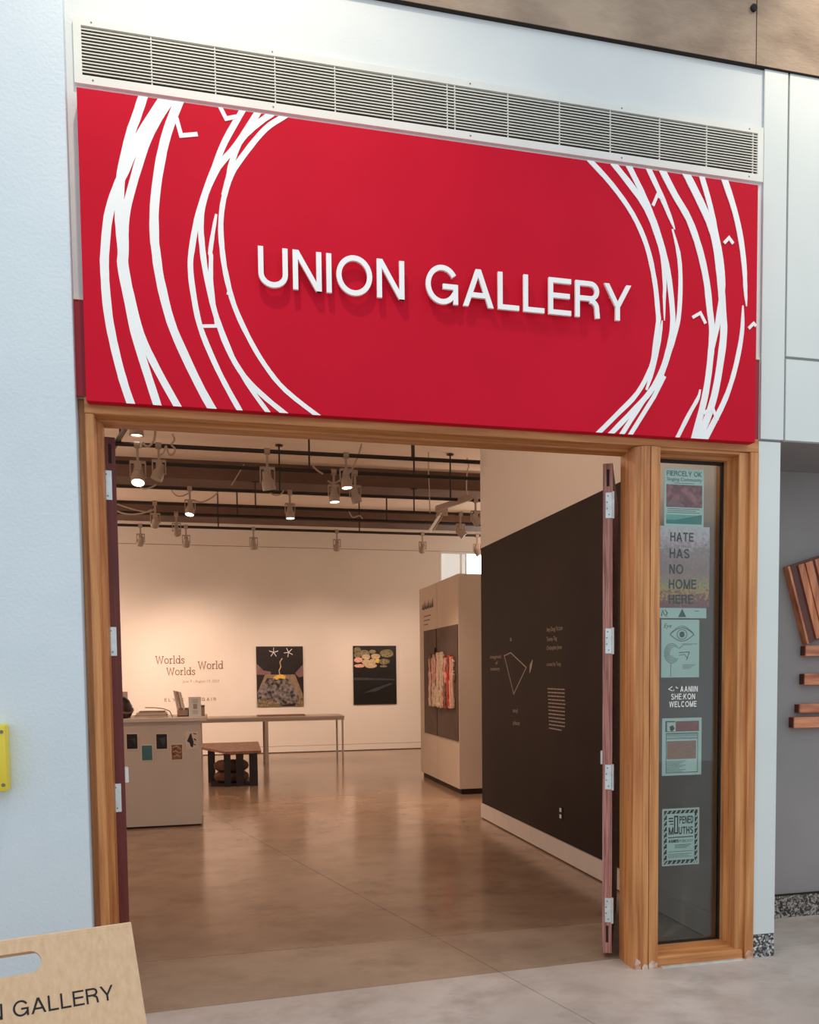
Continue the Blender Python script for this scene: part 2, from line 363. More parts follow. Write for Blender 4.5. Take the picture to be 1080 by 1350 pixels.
def caps(mb, text, x0, x1, y0, hgt, fn, s=.14, gap=.12):   # one flat line of capitals from x0 to x1
    sx = (x1-x0)/caps_width(text, s, gap); x = x0
    for c in text:
        w, it = glyph(c, s); put_glyph(mb, it, x, y0, sx, hgt, s, fn); x += (w+gap)*sx
    return mb
def typeset(body, size=1.0, spacing=1.0, shear=0):    # Blender's own built-in face, as flat triangles
    c = bpy.data.curves.new('t', 'FONT'); c.body = body; c.size = size; c.space_character = spacing; c.shear = shear; c.resolution_u = 2
    o = bpy.data.objects.new('t', c); COL.objects.link(o); me = bpy.data.meshes.new_from_object(o)
    V = [tuple(v.co) for v in me.vertices]; F = [tuple(p.vertices) for p in me.polygons]
    bpy.data.objects.remove(o); bpy.data.curves.remove(c); bpy.data.meshes.remove(me); return V, F
def type_line(mb, body, x0, x1, y0, fn, hgt=None, shear=0, spacing=1.0):
    V, F = typeset(body, 1, spacing, shear); xs = [v[0] for v in V]; a, b = min(xs), max(xs)
    sx = (x1-x0)/(b-a); sy = hgt/.73 if hgt else sx
    mb.add([fn(x0+(v[0]-a)*sx, y0+v[1]*sy, 1) for v in V], F); return mb

# ================================================================== STRUCTURE
XL, XR, XC = -.568, 2.868, 3.006       # left pier edge, right end of the bay, right edge of the slim column
ZB = 4.757                              # underside of the concrete beam
# ---- floor: slabs parted by joints
def clip(poly, a, b, keep):
    out = []; d = (b[0]-a[0], b[1]-a[1])
    f = lambda p: keep*(d[0]*(p[1]-a[1])-d[1]*(p[0]-a[0]))-.0022*math.hypot(*d)
    for i in range(len(poly)):
        p, q = poly[i], poly[(i+1) % len(poly)]; fp, fq = f(p), f(q)
        if fp >= 0: out.append(p)
        if fp*fq < 0: t = fp/(fp-fq); out.append((p[0]+t*(q[0]-p[0]), p[1]+t*(q[1]-p[1])))
    return out
J1 = ((.626, 3.236), (1.64, -.589)); TH = ((-.365, .075), (2.176, .195)); J2 = ((-1, .84), (2, .84)); J3 = ((-1, 6.9), (2, 6.95))
fl = structure(B((-8, -9, -.12), (9.2, 14.2, -.012)).build('floor', 'joint_grey'), 'concrete floor of lobby and gallery')
allp = [(-8, -9), (9.2, -9), (9.2, 14.2), (-8, 14.2)]
for k1 in (1, -1):
    p1 = clip(allp, *J1, k1)
    for nm, lines in (('lobby', [(TH, -1)]), ('threshold', [(TH, 1), (J2, -1)]), ('gallery', [(J2, 1), (J3, -1)]), ('gallery', [(J3, 1)])):
        p = p1
        for ln, k in lines: p = clip(p, *ln, k)
        if len(p) < 3: continue
        MB().prism(p, lambda q, k: (q[0], q[1], -.03 if k else 0)).build('slab', 'floor_'+nm, fl)
B((XC, .1, -.02), (9, .65, .0012)).build('slab', 'floor_lobby', fl)
# ---- facade
wl = structure(MB().bbox((-6, -.04, 0), (XL, .19, 6.2), .006).build('wall_left', 'wall_plaster'), 'pale blue textured plaster pier')
wf = structure(B((XL, .012, 2.84), (XR+.01, .19, 6.2)).build('wall_front', 'wall_paint'), 'white wall above the entrance')
structure(B((XL, .002, 2.838), (XR, .013, 3.255)).build('trim_5', 'header_red'), 'dark red band behind the sign')
structure(B((XL, -.002, 3.255), (XR, .013, 3.268)).build('trim_6', 'wall_cream'), 'cream cap strip above the red band')
bm_ = structure(B((-3, -.012, ZB), (2.815, .6, 6.2)).build('trim_1', 'concrete_beam'), 'raw concrete beam above the wall')
B((2.821, -.012, ZB), (9, .6, 6.2)).build('beam_segment', 'concrete_beam', bm_)
B((2.8, -.006, ZB+.005), (2.84, .55, 6.1)).build('joint', 'dark_hole', bm_)
h = at(996, 8, -.03)
MB().lathe([(.018, 0), (.018, .02), (.012, .021)], (0, 0, 0), 12).build('tie_hole', 'dark_hole', bm_)
bpy.data.objects['tie_hole'].rotation_euler = (PI/2, 0, 0); bpy.data.objects['tie_hole'].location = (h.x, -.004, h.z)
B((-3, -.008, ZB-.005), (9, .04, ZB+.002)).build('dark_line', 'dark_hole', bm_)  # dark strip painted in for the shadow line under the beam
# slim column and panels right of it
col = sroot('wall_right', (XR, 0, 0))
B((XR+.004, .004, .129), (XC, .19, 2.828)).build('column_cladding', 'panel_paint', col)
B((XR+.012, .0, 2.842), (XC+.014, .19, ZB)).build('column_cladding', 'panel_paint', col)
MB().bbox((XR+.004, 0, 0), (XC, .19, .125), .003).build('granite_base', 'granite', col, label='speckled granite base block')
B((XR+.01, .02, .12), (XC-.004, .18, ZB)).build('backing', 'joint_grey', col)
B((XC+.026, .0, 2.842), (9, .03, 3.272)).build('panel', 'panel_paint', col)
B((XC+.026, .0, 3.288), (9, .03, ZB)).build('panel', 'panel_paint', col)
B((XC, .012, 2.846), (9, .19, ZB)).build('backing', 'joint_grey', col)
# alcove right of the column
alc = sroot('wall_alcove', (XC, .62, 0))
B((XC, .64, .14), (9, .74, 2.86)).build('grey_wall', 'alcove_grey', alc)
structure(B((XC-.02, .03, 2.843), (9, .74, 2.87)).build('ceiling_alcove', 'alcove_grey'))
structure(B((XC-.018, .19, 0), (XC, .74, 2.86)).build('wall_alcove_side', 'alcove_grey'))
alb = sroot('baseboard_alcove', (XC, .62, 0))
for i in range(6):
    B((XC+.0+i*.5, .615, 0), (XC+.497+i*.5, .645, .142)).build('granite_base', 'granite_dark', alb)
B((XC, .625, .142), (6.1, .65, .15)).build('dark_line', 'dark_hole', alb)

# ---- timber door frame with side light
tr = sroot('trim_2', (XL, 0, 0)); tr['label'] = 'stepped fir door frame with side light'
ZH = 2.768
def vpost(poly, z0, z1, name, m='wood_v'): return MB().prism(poly, lambda p, k: (p[0], p[1], z1 if k else z0)).build(name, m, tr)
vpost([(-.567, .19), (-.567, .05), (-.541, .05), (-.541, .19)], 0, 2.838, 'jamb_strip')
vpost([(-.537, .19), (-.537, .004), (-.533, 0), (-.500, 0), (-.497, .003), (-.497, .10), (-.477, .10), (-.477, .19)], 0, 2.765, 'left_jamb')
vpost([(2.153, .188), (2.153, .127), (2.147, .121), (2.147, .02), (2.172, .004), (2.174, -.001), (2.187, -.004), (2.190, -.009), (2.2215, -.009), (2.2215, .188)], 0, 2.765, 'mullion')
vpost([(2.2265, .188), (2.2265, -.009), (2.279, -.009), (2.282, -.005), (2.282, .09), (2.31, .09), (2.31, .188)], 0, 2.765, 'mullion')
vpost([(2.22, .18), (2.22, .02), (2.23, .02), (2.23, .18)], 0, 2.76, 'mullion_tongue', 'door_dark')
vpost([(2.867, .19), (2.867, -.005), (2.820, -.005), (2.817, -.002), (2.817, .012), (2.763, .012), (2.76, .015), (2.76, .085), (2.735, .085), (2.735, .19)], 0, 2.765, 'right_jamb')
def hrail(poly, x0, x1, name, m='wood_h'): return MB().prism(poly, lambda p, k: (x1 if k else x0, p[0], p[1])).build(name, m, tr)
hrail([(.0, 2.836), (.0, 2.771), (.003, ZH), (.09, ZH), (.09, 2.757), (.19, 2.757), (.19, 2.836)], -.537, XR-.001, 'header')
hrail([(.012, 2.79), (.012, 2.754), (.0835, 2.754), (.0835, 2.737), (.19, 2.737), (.19, 2.79)], 2.28, 2.76, 'side_light_head')
hrail([(-.003, .0), (-.003, .048), (.02, .056), (.02, .062), (.0835, .066), (.0835, .083), (.19, .083), (.19, 0)], 2.28, 2.80, 'sill')
hrail([(-.02, .0), (-.02, .007), (.1, .007), (.1, 0)], 2.30, 2.80, 'sill_flashing', 'steel')
for (x0, x1, y, zt) in ((2.152, 2.182, -.0045, .06), (2.189, 2.2215, -.0115, .03), (2.2265, 2.276, -.0115, .045), (2.82, 2.866, -.0075, .05)):
    MB().prism([(x0, 0), (x1, 0), (x1, zt*.7), ((x0*2+x1)/3, zt), (x0, zt*.55)], lambda p, k: (p[0], y if k else y+.02, p[1])).build('worn_foot', 'wood_worn', tr)
win = sroot('window_1', (2.5, .125, 0)); win['label'] = 'narrow glass side light beside the door'
B((2.30, .125, .075), (2.735, .131, 2.74)).build('pane', 'glass_teal', win)
g = MB(); g.box((2.726, .118, .083), (2.736, .14, 2.737)); g.box((2.28, .118, 2.722), (2.736, .14, 2.738)); g.box((2.28, .118, .075), (2.736, .14, .09)); g.box((2.285, .118, .08), (2.312, .14, 2.73))
g.build('gasket', 'gasket', win)

# ---- double door, both leaves swung in
HZ = [at(806, v, .2).z for v in (666, 845, 1024.5, 1200)]
def leaf(name, corner, edge_dir, span_dir, width, m_edge, label, rev):
    o = sroot(name, corner); o['label'] = label
    c = Vector(corner); e = Vector(edge_dir); s = Vector(span_dir); T = .052
    def slabm(a0, a1, b0, b1, z0, z1):
        return MB().prism([(a0, b0), (a1, b0), (a1, b1), (a0, b1)], lambda p, k: tuple(c+e*p[0]+s*p[1]+Vector((0, 0, (z1 if k else z0)))))
    slabm(0, T, .004, width, .03, 2.722).build('panel', 'door_dark', o)
    slabm(.0, T, 0, .006, .03, 2.722).build('lipping', m_edge, o)
    for z0, z1 in ((2.60, 2.69), (.09, .185)):
        slabm(T*.38, T*.66, -.0008, .004, z0, z1).build('flush_bolt', 'slot_dark', o)
    for z in HZ:
        h0, h1 = (T*.28, T*1.06)
        if rev: h0, h1 = (-.003, T*.62)
        hg = slabm(h0, h1, -.003, .002, z-.068, z+.068).build('hinge', 'steel', o)
        kx = h1 if not rev else h0
        p = c+e*kx+s*(-.004)
        MB().tube([p+Vector((0, 0, z-.072)), p+Vector((0, 0, z+.072))], .0075, 8).build('knuckle', 'steel', hg, True)
        sc = MB()
        for q, dz in ((.3, .05), (.18, .017), (.18, -.017), (.45, -.05)):
            a = h0+(h1-h0)*q; sc.prism([(a+.004*math.cos(t*PI/4), .004*math.sin(t*PI/4)) for t in range(8)], lambda pp, k: tuple(c+e*pp[0]+s*(-.0042 if k else -.002)+Vector((0, 0, z+dz+pp[1]))))
        sc.build('screws', 'screw_steel', hg)
    a = (-.012, .002) if not rev else (T-.002, T+.018)
    slabm(a[0], a[1], .03, .10, 1.085, 1.155).build('strike_plate', 'glue_white', o)
    return o
A = math.radians(28)
leaf('door_1', (2.066, .222, 0), (math.cos(A), -math.sin(A), 0), (math.sin(A), math.cos(A), 0), 1.25, 'door_edge', 'right door leaf swung open, seen edge on', False)
A = math.radians(9)
leaf('door_2', (-.485, .205, 0), (math.cos(A), math.sin(A)*1, 0), (-math.sin(A), math.cos(A), 0), 1.25, 'door_dark', 'left door leaf swung open, seen edge on', True)  # unlit look of the left edge is put into its dark colour

# ---- gallery shell
GZ = 4.62; YB = 13.39; XW = 2.827; YE = 4.785
wb = structure(B((-5, YB, 0), (4.67, YB+.2, 4.163)).build('wall_back', 'interior_white'), 'gallery back wall')
B((-5, YB, 4.173), (8, YB+.2, GZ+.1)).build('upper_band', 'interior_white', wb)
B((-5, YB+.015, 4.16), (8, YB+.1, 4.178)).build('reveal', 'ink_brown', wb)
B((4.67, YB, 0), (8, YB+.2, 3.0)).build('lower_wall', 'interior_white', wb)
bb = structure(B((-5, YB-.018, .016), (5, YB+.01, .132)).build('baseboard_back', 'interior_white'))
B((-5, YB-.010, 0), (5, YB, .017)).build('shadow_gap', 'plinth_dark', bb)
B((-5, YB-.012, .132), (5, YB, .138)).build('cap_line', 'ink_brown', bb)
structure(B((-5.2, .19, 0), (-5, YB+.2, GZ)).build('wall_gallery_left', 'interior_white'))
structure(B((8, .75, 0), (8.2, YB+.2, GZ)).build('wall_gallery_right', 'interior_white'))
structure(B((-5.2, .12, GZ), (8.2, YB+.3, GZ+.15)).build('ceiling', 'ceiling_white'), 'gallery ceiling')
structure(B((-5.2, 8.4, 4.353), (8, 9.03, GZ+.02)).build('trim_3', 'beam_shade'), 'shade-coloured ceiling beam nearer the entrance')
structure(B((-5.2, 11.6, 4.40), (8, 12.2, GZ+.02)).build('trim_4', 'beam_shade'), 'shade-coloured ceiling beam near the back wall')
structure(B((-5.2, .19, 2.85), (XW, .195, GZ)).build('wall_front_inner', 'interior_white'))
# the wall with the dark field
wd = sroot('wall_dark', (XW, .19, 0)); wd['label'] = 'white partition with a dark painted lower field'
B((XW, .2, 2.943), (XW+.16, YE, GZ)).build('upper_wall', 'interior_white', wd)
B((XW+.002, .2, .165), (XW+.158, 1.33, 2.943)).build('plain_field', 'interior_white', wd)
B((XW+.0005, 1.33, .165), (XW+.158, YE-.001, 2.943)).build('dark_field', 'black_paint', wd)
bd = structure(B((XW-.016, .2, .012), (XW+.15, YE, .163)).build('baseboard_right', 'base_white'), 'pale baseboard under the dark wall')
B((XW-.006, .21, 0), (XW+.14, YE-.02, .013)).build('shadow_gap', 'plinth_dark', bd)
# high window at the far right of the back wall
w2 = sroot('window_2', (4.67, YB, 3.0)); w2['label'] = 'high window beside the back wall'
g = MB(); g.box((4.67, YB-.01, 4.125), (8, YB+.06, 4.165)); g.box((4.67, YB-.01, 3.0), (4.70, YB+.06, 4.13)); g.box((5.12, YB+.01, 3), (5.16, YB+.06, 4.13)); g.box((5.24, YB+.01, 3), (5.27, YB+.06, 4.13)); g.box((6.6, YB, 3), (8, YB+.1, 4.13))
g.build('frame', 'window_white', w2)
B((4.7, YB+.04, 3), (5.12, YB+.06, 4.125)).build('blind', 'blind_glow', w2)
B((5.16, YB+.045, 3), (5.24, YB+.06, 4.125)).build('blind', 'blind_glow', w2)
B((5.27, YB+.05, 3), (6.6, YB+.06, 4.125)).build('pane', 'daylight_pane', w2)

# ================================================================== FACADE THINGS
# ---- air grille
GX0, GX1 = (at(96, 22, -.006).x+at(97.8, 108, -.006).x)/2, (at(1008, 170, -.006).x+at(1005.3, 240, -.006).x)/2
GZ0, GZ1 = (at(97.8, 108, -.006).z+at(1005.3, 240, -.006).z)/2, at(98, 21, -.006).z
ix0, ix1 = at(107.4, 65, -.006).x, at(999.2, 203, -.006).x
iz0, iz1 = (at(108.4, 98.3, -.006).z+at(999, 229.6, -.006).z)/2, (at(106.5, 32.4, -.006).z+at(999.4, 176, -.006).z)/2
vt = thing('air_grille', (1.16, .012, GZ0), 'long white metal louvred air grille above the red sign', 'grille')
fy = -.006
for a, b in (((GX0, fy, iz1), (GX1, .012, GZ1)), ((GX0, fy, GZ0), (GX1, .012, iz0)), ((GX0, fy, iz0), (ix0, .012, iz1)), ((ix1, fy, iz0), (GX1, .012, iz1))):
    B(a, b).build('flange', 'vent_metal', vt)
B((ix0, .0105, iz0), (ix1, .012, iz1)).build('duct_shade_plate', 'vent_dark', vt)  # dark plate on the wall stands in for the shade inside the duct
NB = 14
for i in range(NB):
    z = iz0+(iz1-iz0)*(i+1)/(NB+1)
    MB().prism([(-.005, z-.0024), (-.005, z+.0024), (.003, z+.0036), (.003, z-.0004)], lambda p, k: (ix1 if k else ix0, p[0], p[1])).build('blade', 'vent_blade', vt)
for u, v in ((200, 92), (284, 105), (363, 118), (442, 130), (518, 140), (590, 150), (600, 152), (670, 162), (738, 172), (805, 183), (870, 193), (932, 202), (993, 212)):
    x = at(u, v, -.004).x; B((x-.0025, -.003, iz0), (x+.0025, .006, iz1)).build('divider', 'vent_blade', vt)
for u in (123, 360, 620, 820, 989):
    for z in ((iz1+GZ1)/2, (GZ0+iz0)/2):
        x = at(u, 120, fy).x
        MB().prism([(x+.004*math.cos(t*PI/4), z+.004*math.sin(t*PI/4)) for t in range(8)], lambda p, k: (p[0], fy-.0012 if k else fy+.002, p[1])).build('screw', 'screw_steel', vt)

# ---- red sign
SY = -.055
sTL, sTR, sBL, sBR = at(99.7, 114.6, SY), at(999.7, 243.7, SY), at(114.8, 530.5, SY), at(996, 581.5, SY)
SX0 = (sTL.x+sBL.x)/2; SX1 = (sTR.x+sBR.x)/2; SZ1 = (sTL.z+sTR.z)/2; SZ0 = (sBL.z+sBR.z)/2
sg = thing('wall_sign', ((SX0+SX1)/2, SY, SZ0), 'wide red gallery sign with white sweeping lines and raised white letters', 'sign')
MB().bbox((SX0, SY, SZ0), (SX1, -.006, SZ1), .002).build('panel', 'sign_red', sg)
for xq in (SX0+.3, SX1-.3): B((xq-.03, -.007, SZ0+.5), (xq+.03, .013, SZ1-.1)).build('mounting_rail', 'steel', sg)
def Az(l): return [(100+x/4.32, 110+y/4.32) for x, y in l]
def Bz(l): return [(100+x/3.176, 320+y/3.176) for x, y in l]
def Cz(l): return [(760+x/4.32, 190+y/4.32) for x, y in l]
def Dz(l): return [(760+x/4.32, 380+y/4.32) for x, y in l]
STR = [
 (Az([(388, 60), (345, 190), (310, 290), (265, 480), (250, 620), (248, 780), (262, 950)])+Bz([(192, 100), (215, 220), (245, 370), (290, 520), (348, 700)]), 9.5),
 (Az([(505, 80), (360, 310), (290, 470), (232, 600), (185, 760), (166, 950)])+Bz([(120, 100), (127, 220), (142, 340), (172, 480), (205, 600), (240, 700)]), 9.5),
 (Az([(540, 90), (465, 200), (390, 360), (320, 590), (282, 760), (278, 950)])+Bz([(203, 90), (228, 220), (270, 380), (340, 530), (440, 710)]), 9),
 (Az([(592, 90), (520, 280), (475, 480), (448, 700), (448, 880)])+Bz([(335, 30), (352, 150), (397, 330), (460, 480), (528, 620), (585, 720)]), 10),
 (Az([(955, 145), (850, 330), (790, 480), (740, 610), (690, 780), (660, 950)])+Bz([(480, 100), (490, 200), (520, 350), (580, 500), (640, 620), (700, 725)]), 6.5),
 (Az([(1045, 155), (915, 350), (810, 480), (740, 630), (712, 780), (720, 930)])+Bz([(545, 130), (582, 290), (635, 440), (705, 560), (795, 650), (900, 735)]), 6.5),
 (Bz([(585, 300), (640, 440), (672, 510), (735, 615), (820, 730)]), 5.5),
 (Az([(1270, 135), (1180, 192), (1080, 260), (970, 390), (885, 520), (842, 660), (826, 800), (833, 940)])+Bz([(628, 130), (662, 260), (720, 390), (790, 510), (880, 620), (1040, 745)]), 6),
 (Az([(1120, 170), (1010, 250), (930, 340), (890, 450), (870, 540), (845, 640)]), 6.5),
 (Az([(800, 745), (780, 860), (766, 960)])+Bz([(566, 60), (566, 150), (578, 260), (588, 345)]), [3, 4.5, 5, 5, 5, 4.5, 3.5]),
 (Bz([(530, 350), (592, 349)]), 4), (Bz([(632, 212), (648, 216), (655, 224)]), 3),
 (Az([(572, 196), (600, 298), (694, 290)]), 4.6), (Az([(822, 135), (856, 202), (915, 190)]), 4.4),
 (Cz([(68, 85), (200, 230), (320, 400), (400, 580), (445, 780), (463, 950)])+Dz([(466, 190), (448, 320), (425, 450), (345, 600), (230, 720), (105, 845)]), 6),
 (Cz([(205, 105), (320, 250), (400, 370), (460, 520), (490, 640), (502, 800)])+Dz([(500, 50), (501, 185)]), [7, 7, 7, 7, 6, 5, 4, 1]),
 (Cz([(290, 110), (370, 270), (430, 410), (480, 560), (520, 720), (545, 930)])+Dz([(546, 220), (525, 340), (488, 465), (420, 590), (330, 690), (185, 840)]), 6.5),
 (Cz([(405, 130), (480, 290), (530, 410), (560, 488)]), [6.5, 6, 5, 1]),
 (Cz([(546, 485), (580, 620), (592, 760), (586, 940)])+Dz([(568, 230), (515, 400), (470, 520), (375, 650), (250, 845)]), [2, 5, 5.5, 5.5, 6, 6.5, 6.5, 6, 6]),
 (Dz([(488, 185), (472, 300), (432, 470), (398, 580)]), [1.5, 4, 5.5, 3]), (Dz([(500, 500), (440, 620), (300, 845)]), 5.5),
 (Cz([(483, 140), (560, 290), (640, 430), (700, 600), (740, 780), (758, 940)])+Dz([(772, 250), (762, 400), (742, 560), (712, 700), (665, 870)]), 8),
 (Cz([(620, 160), (700, 320), (770, 480), (802, 620), (822, 800), (832, 940)])+Dz([(838, 250), (822, 400), (792, 580), (752, 720), (690, 870)]), 9),
 (Cz([(710, 175), (760, 350), (795, 520), (822, 660), (832, 800)])+Dz([(818, 100), (798, 230), (768, 350)]), 6.5),
 (Cz([(840, 195), (900, 380), (935, 540), (955, 700), (962, 840), (968, 925)]), [7.5, 7, 6.5, 6, 4.5, 1]),
 (Dz([(947, 100), (942, 250), (912, 420), (870, 570), (820, 690), (725, 870)]), [2, 5.5, 6, 6, 6.5, 8.5]),
 (Dz([(704, 578), (690, 630), (640, 720), (565, 870)]), [1.5, 4.5, 5, 5.5]),
 (Cz([(435, 352), (460, 292), (492, 315)]), 3.6), (Cz([(840, 565), (868, 535), (892, 568)]), 3.6),
 (Dz([(660, 168), (705, 142), (735, 202)]), 3.6), (Dz([(980, 230), (1008, 202), (1022, 216)]), 3.6), (Dz([(715, 715), (775, 685), (802, 755)]), 4),
]
def smooth_pts(p, w, n=4):
    if len(p) < 4: return p, w
    ws = w if isinstance(w, list) else [w]*len(p)
    while len(ws) < len(p): ws = ws+[ws[-1]]
    o = []; ow = []
    for i in range(len(p)-1):
        a, b, c, d = (Vector(p[max(i-1, 0)]), Vector(p[i]), Vector(p[i+1]), Vector(p[min(i+2, len(p)-1)]))
        for k in range(n):
            t = k/n; q = .5*((2*b)+(c-a)*t+(2*a-5*b+4*c-d)*t*t+(3*b-a-3*c+d)*t**3)
            o.append((q.x, q.y)); ow.append(ws[i]+(ws[i+1]-ws[i])*t+random.uniform(-.4, .4))
    o.append(p[-1]); ow.append(ws[-1]); return o, ow
def clipz(pts, ws):      # keep the stripe on the panel
    o = []; ow = []
    for i, (p, w) in enumerate(zip(pts, ws)):
        inside = SZ0 < p[1] < SZ1 and p[0] < SX1
        for q, wq in ([(pts[i-1], ws[i-1])] if i else []):
            qi = SZ0 < q[1] < SZ1
            if qi != (SZ0 < p[1] < SZ1):
                zc = SZ0 if min(p[1], q[1]) < SZ0 else SZ1
                t = (zc-q[1])/(p[1]-q[1]); o.append((q[0]+t*(p[0]-q[0]), zc)); ow.append(w)
        if inside: o.append(p); ow.append(w)
    return o, ow
def bisect_box(mb):      # cut stripe ends flush with the panel edges
    bm = bmesh.new(); vs = [bm.verts.new(v) for v in mb.v]
    for f in mb.f:
        try: bm.faces.new([vs[i] for i in f])
        except ValueError: pass
    for co, no in (((0, 0, SZ1), (0, 0, 1)), ((0, 0, SZ0), (0, 0, -1)), ((SX1, 0, 0), (1, 0, 0))):
        bmesh.ops.bisect_plane(bm, geom=bm.verts[:]+bm.edges[:]+bm.faces[:], plane_co=co, plane_no=no, clear_outer=True)
    bm.verts.index_update(); r = MB(); r.v = [v.co.copy() for v in bm.verts]; r.f = [tuple(v.index for v in f.verts) for f in bm.faces]; bm.free(); return r
MPX = 1/275.0
for i, (p, w) in enumerate(STR):
    pp, ww = smooth_pts(p, w)
    if not isinstance(ww, list): ww = [ww]*len(pp)
    P3 = [at(u, v, SY) for u, v in pp]
    yo = SY-.0008-.00012*i
    ws = []
    for (u, v), q, pxw in zip(pp, P3, ww): ws.append(pxw*(q-CAM).length/FPX*.97)
    mb = stroke(MB(), [(q.x, q.z) for q in P3], ws, lambda x, z, k: (x, yo if k else SY+.001, z))
    bisect_box(mb).build('stripe', 'white_vinyl', sg)
LY = -.088
l0 = at(340, 323, LY); l1 = at(832.5, 371, LY); zb_ = (at(405, 383, LY).z+at(705, 411.5, LY).z)/2; zt_ = (at(381, 326, LY).z+at(715, 366, LY).z)/2
txt = 'UNION GALLERY'; ss = .134
sx = (l1.x-l0.x)/caps_width(txt, ss, .13); x = l0.x
for c in txt:
    w, it = glyph(c, ss)
    if it:
        mb = MB(); put_glyph(mb, it, x, zb_, sx, (zt_-zb_), ss, lambda X, Z, k: (X, LY+.013-.013*k, Z))
        lt = mb.build('letter', 'letter_white', sg)
        f0 = it[0][1]; q0 = ((f0[0][0]+f0[1][0])/2, (f0[0][1]+f0[1][1])/2) if it[0][0] == 's' else (sum(p[0] for p in f0)/4, sum(p[1] for p in f0)/4)
        qx = x+q0[0]*sx; qz = zb_+q0[1]*(zt_-zb_)
        B((qx-.004, LY+.012, qz-.004), (qx+.004, SY+.001, qz+.004)).build('stand_off', 'steel', lt)
    x += (w+.13)*sx

# ---- posters and lettering inside the side light
PY0 = .1345
def pq(u0, v0, u1, v1, y=PY0):
    a = at(u0, (v0+v1)/2, y); b = at(u1, (v0+v1)/2, y); um = (u0+u1)/2
    return a.x, b.x, at(um, v1, y).z, at(um, v0, y).z
def poster(name, px, label, m='paper_mint', cat='poster'):
    x0, x1, z0, z1 = pq(*px); o = thing(name, ((x0+x1)/2, PY0, z0), label, cat)
    B((x0, PY0, z0), (x1, PY0+.0015, z1)).build('sheet', m, o)
    w = x1-x0; hh = z1-z0
    loc = lambda fx, fz: (x0+fx*w, z0+fz*hh)
    def blk(nm, m2, f, lv=1):
        a = loc(f[0], f[1]); b = loc(f[2], f[3]); return B((a[0], PY0-.0006*lv, a[1]), (b[0], PY0+.0005, b[1])).build(nm, m2, o)
    fn = lambda X, Z, k: (x0+X*w, PY0-.0018*k, z0+Z*hh)
    return o, blk, fn
# singing poster
o, blk, fn = poster('event_poster', (876, 618, 928, 694), 'choir event poster with maroon photo and teal wave, top of side light', 'paper_mint')
blk('photo', 'maroon_photo', (.05, .33, .96, .72)); blk('wave', 'teal', (.05, .04, .95, .11)); blk('wave', 'teal_light', (.05, .11, .95, .2))
MB().prism([(.3, .11), (.95, .11), (.95, .21), (.7, .17)], lambda p, k: fn(p[0], p[1], k)).build('wave', 'teal', o)
m = MB(); caps(m, 'FIERCELY OK', .06, .94, .87, .085, fn, .15); m.build('heading', 'ink_teal', o)
m = MB(); type_line(m, 'Singing Community', .06, .95, .785, fn, .06); m.build('subheading', 'ink_black', o)
m = MB()
for i in range(3): stroke(m, [(.08, .30-.032*i), (.9-.1*(i % 2), .30-.032*i)], .008, fn)
stroke(m, [(.25, .745), (.75, .745)], .008, fn); m.build('text_lines', 'ink_teal', o)
m = MB(); m.prism([(.07, .36), (.22, .52), (.28, .45), (.5, .37), (.5, .345), (.07, .345)], lambda p, k: fn(p[0], p[1], k)); m.prism([(.38, .48), (.46, .52), (.5, .47), (.43, .43)], lambda p, k: fn(p[0], p[1], k)); m.build('figure', 'mauve', o)
# mottled backdrop with cut lettering
xf0, xf1, zf0, zf1 = pq(866, 694, 935.5, 801, .137)
o = thing('window_backdrop', (xf0, .137, zf0), 'mottled pink and olive backdrop with dark lettering on the side light', 'window film')
B((xf0, .137, zf0), (xf1, .1385, zf1)).build('backdrop', 'backdrop_mottle', o)
m = MB()
for tx, u0, u1, v0, v1 in (('HATE', 884, 914.5, 702, 714), ('HAS', 883, 909, 723.5, 736), ('NO', 882.5, 901, 744, 756.5), ('HOME', 882, 918, 764, 776.5), ('HERE', 882, 914, 784, 796)):
    x0, x1, z0, z1 = pq(u0, v0, u1, v1, .1365)
    m = MB(); caps(m, tx, x0, x1, z0, z1-z0, lambda X, Z, k: (X, .1372-.002*k, Z), .17, .16); m.build('lettering', 'ink_black', o)
# strip with triangle
o, blk, fn = poster('notice_strip', (867, 801.5, 931.5, 815), 'narrow pale strip notice with dark triangle below the mottled backdrop', 'paper_mint', 'notice')
MB().prism([(.42, .12), (.58, .12), (.5, .92)], lambda p, k: fn(p[0], p[1], k)).build('triangle', 'ink_teal', o)
m = MB(); stroke(m, [(.08, .2), (.1, .8), (.14, .3)], .02, fn); stroke(m, [(.15, .8), (.2, .5), (.16, .2), (.21, .15)], .02, fn); stroke(m, [(.76, .7), (.84, .7)], .06, fn); m.build('marks', 'ink_teal', o)
# eye poster
o, blk, fn = poster('eye_poster', (872, 817, 922, 893), 'mint poster with a line-drawn eye diagram in the side light', 'paper_mint')
m = MB()
asp = .66
stroke(m, [(.22+.64*t/16, .745+.115*math.sin(PI*t/16)) for t in range(17)], .012, fn); stroke(m, [(.22+.64*t/16, .745-.115*math.sin(PI*t/16)) for t in range(17)], .012, fn)
stroke(m, [(.24+.6*t/16, .765+.125*math.sin(PI*t/16)) for t in range(17)], .007, fn)
stroke(m, arc(.54, .745, .13, .085, 0, 360, 20)[:-1], .010, fn, True)
stroke(m, [(.54+.04*math.cos(t*PI/6), .745+.028*math.sin(t*PI/6)) for t in range(12)], .05, fn, True)
for q in range(5): stroke(m, arc(.27, .42, .19-.03*q, .17-.03*q, 30+q*20, 330-q*9, 18), .008, fn)
stroke(m, [(.46, .43), (.74, .44), (.66, .3)], .012, fn); stroke(m, [(.46, .38), (.6, .4), (.7, .33)], .008, fn); stroke(m, [(.25, .25), (.25, .02)], .008, fn); stroke(m, [(.46, .5), (.56, .55)], .008, fn)
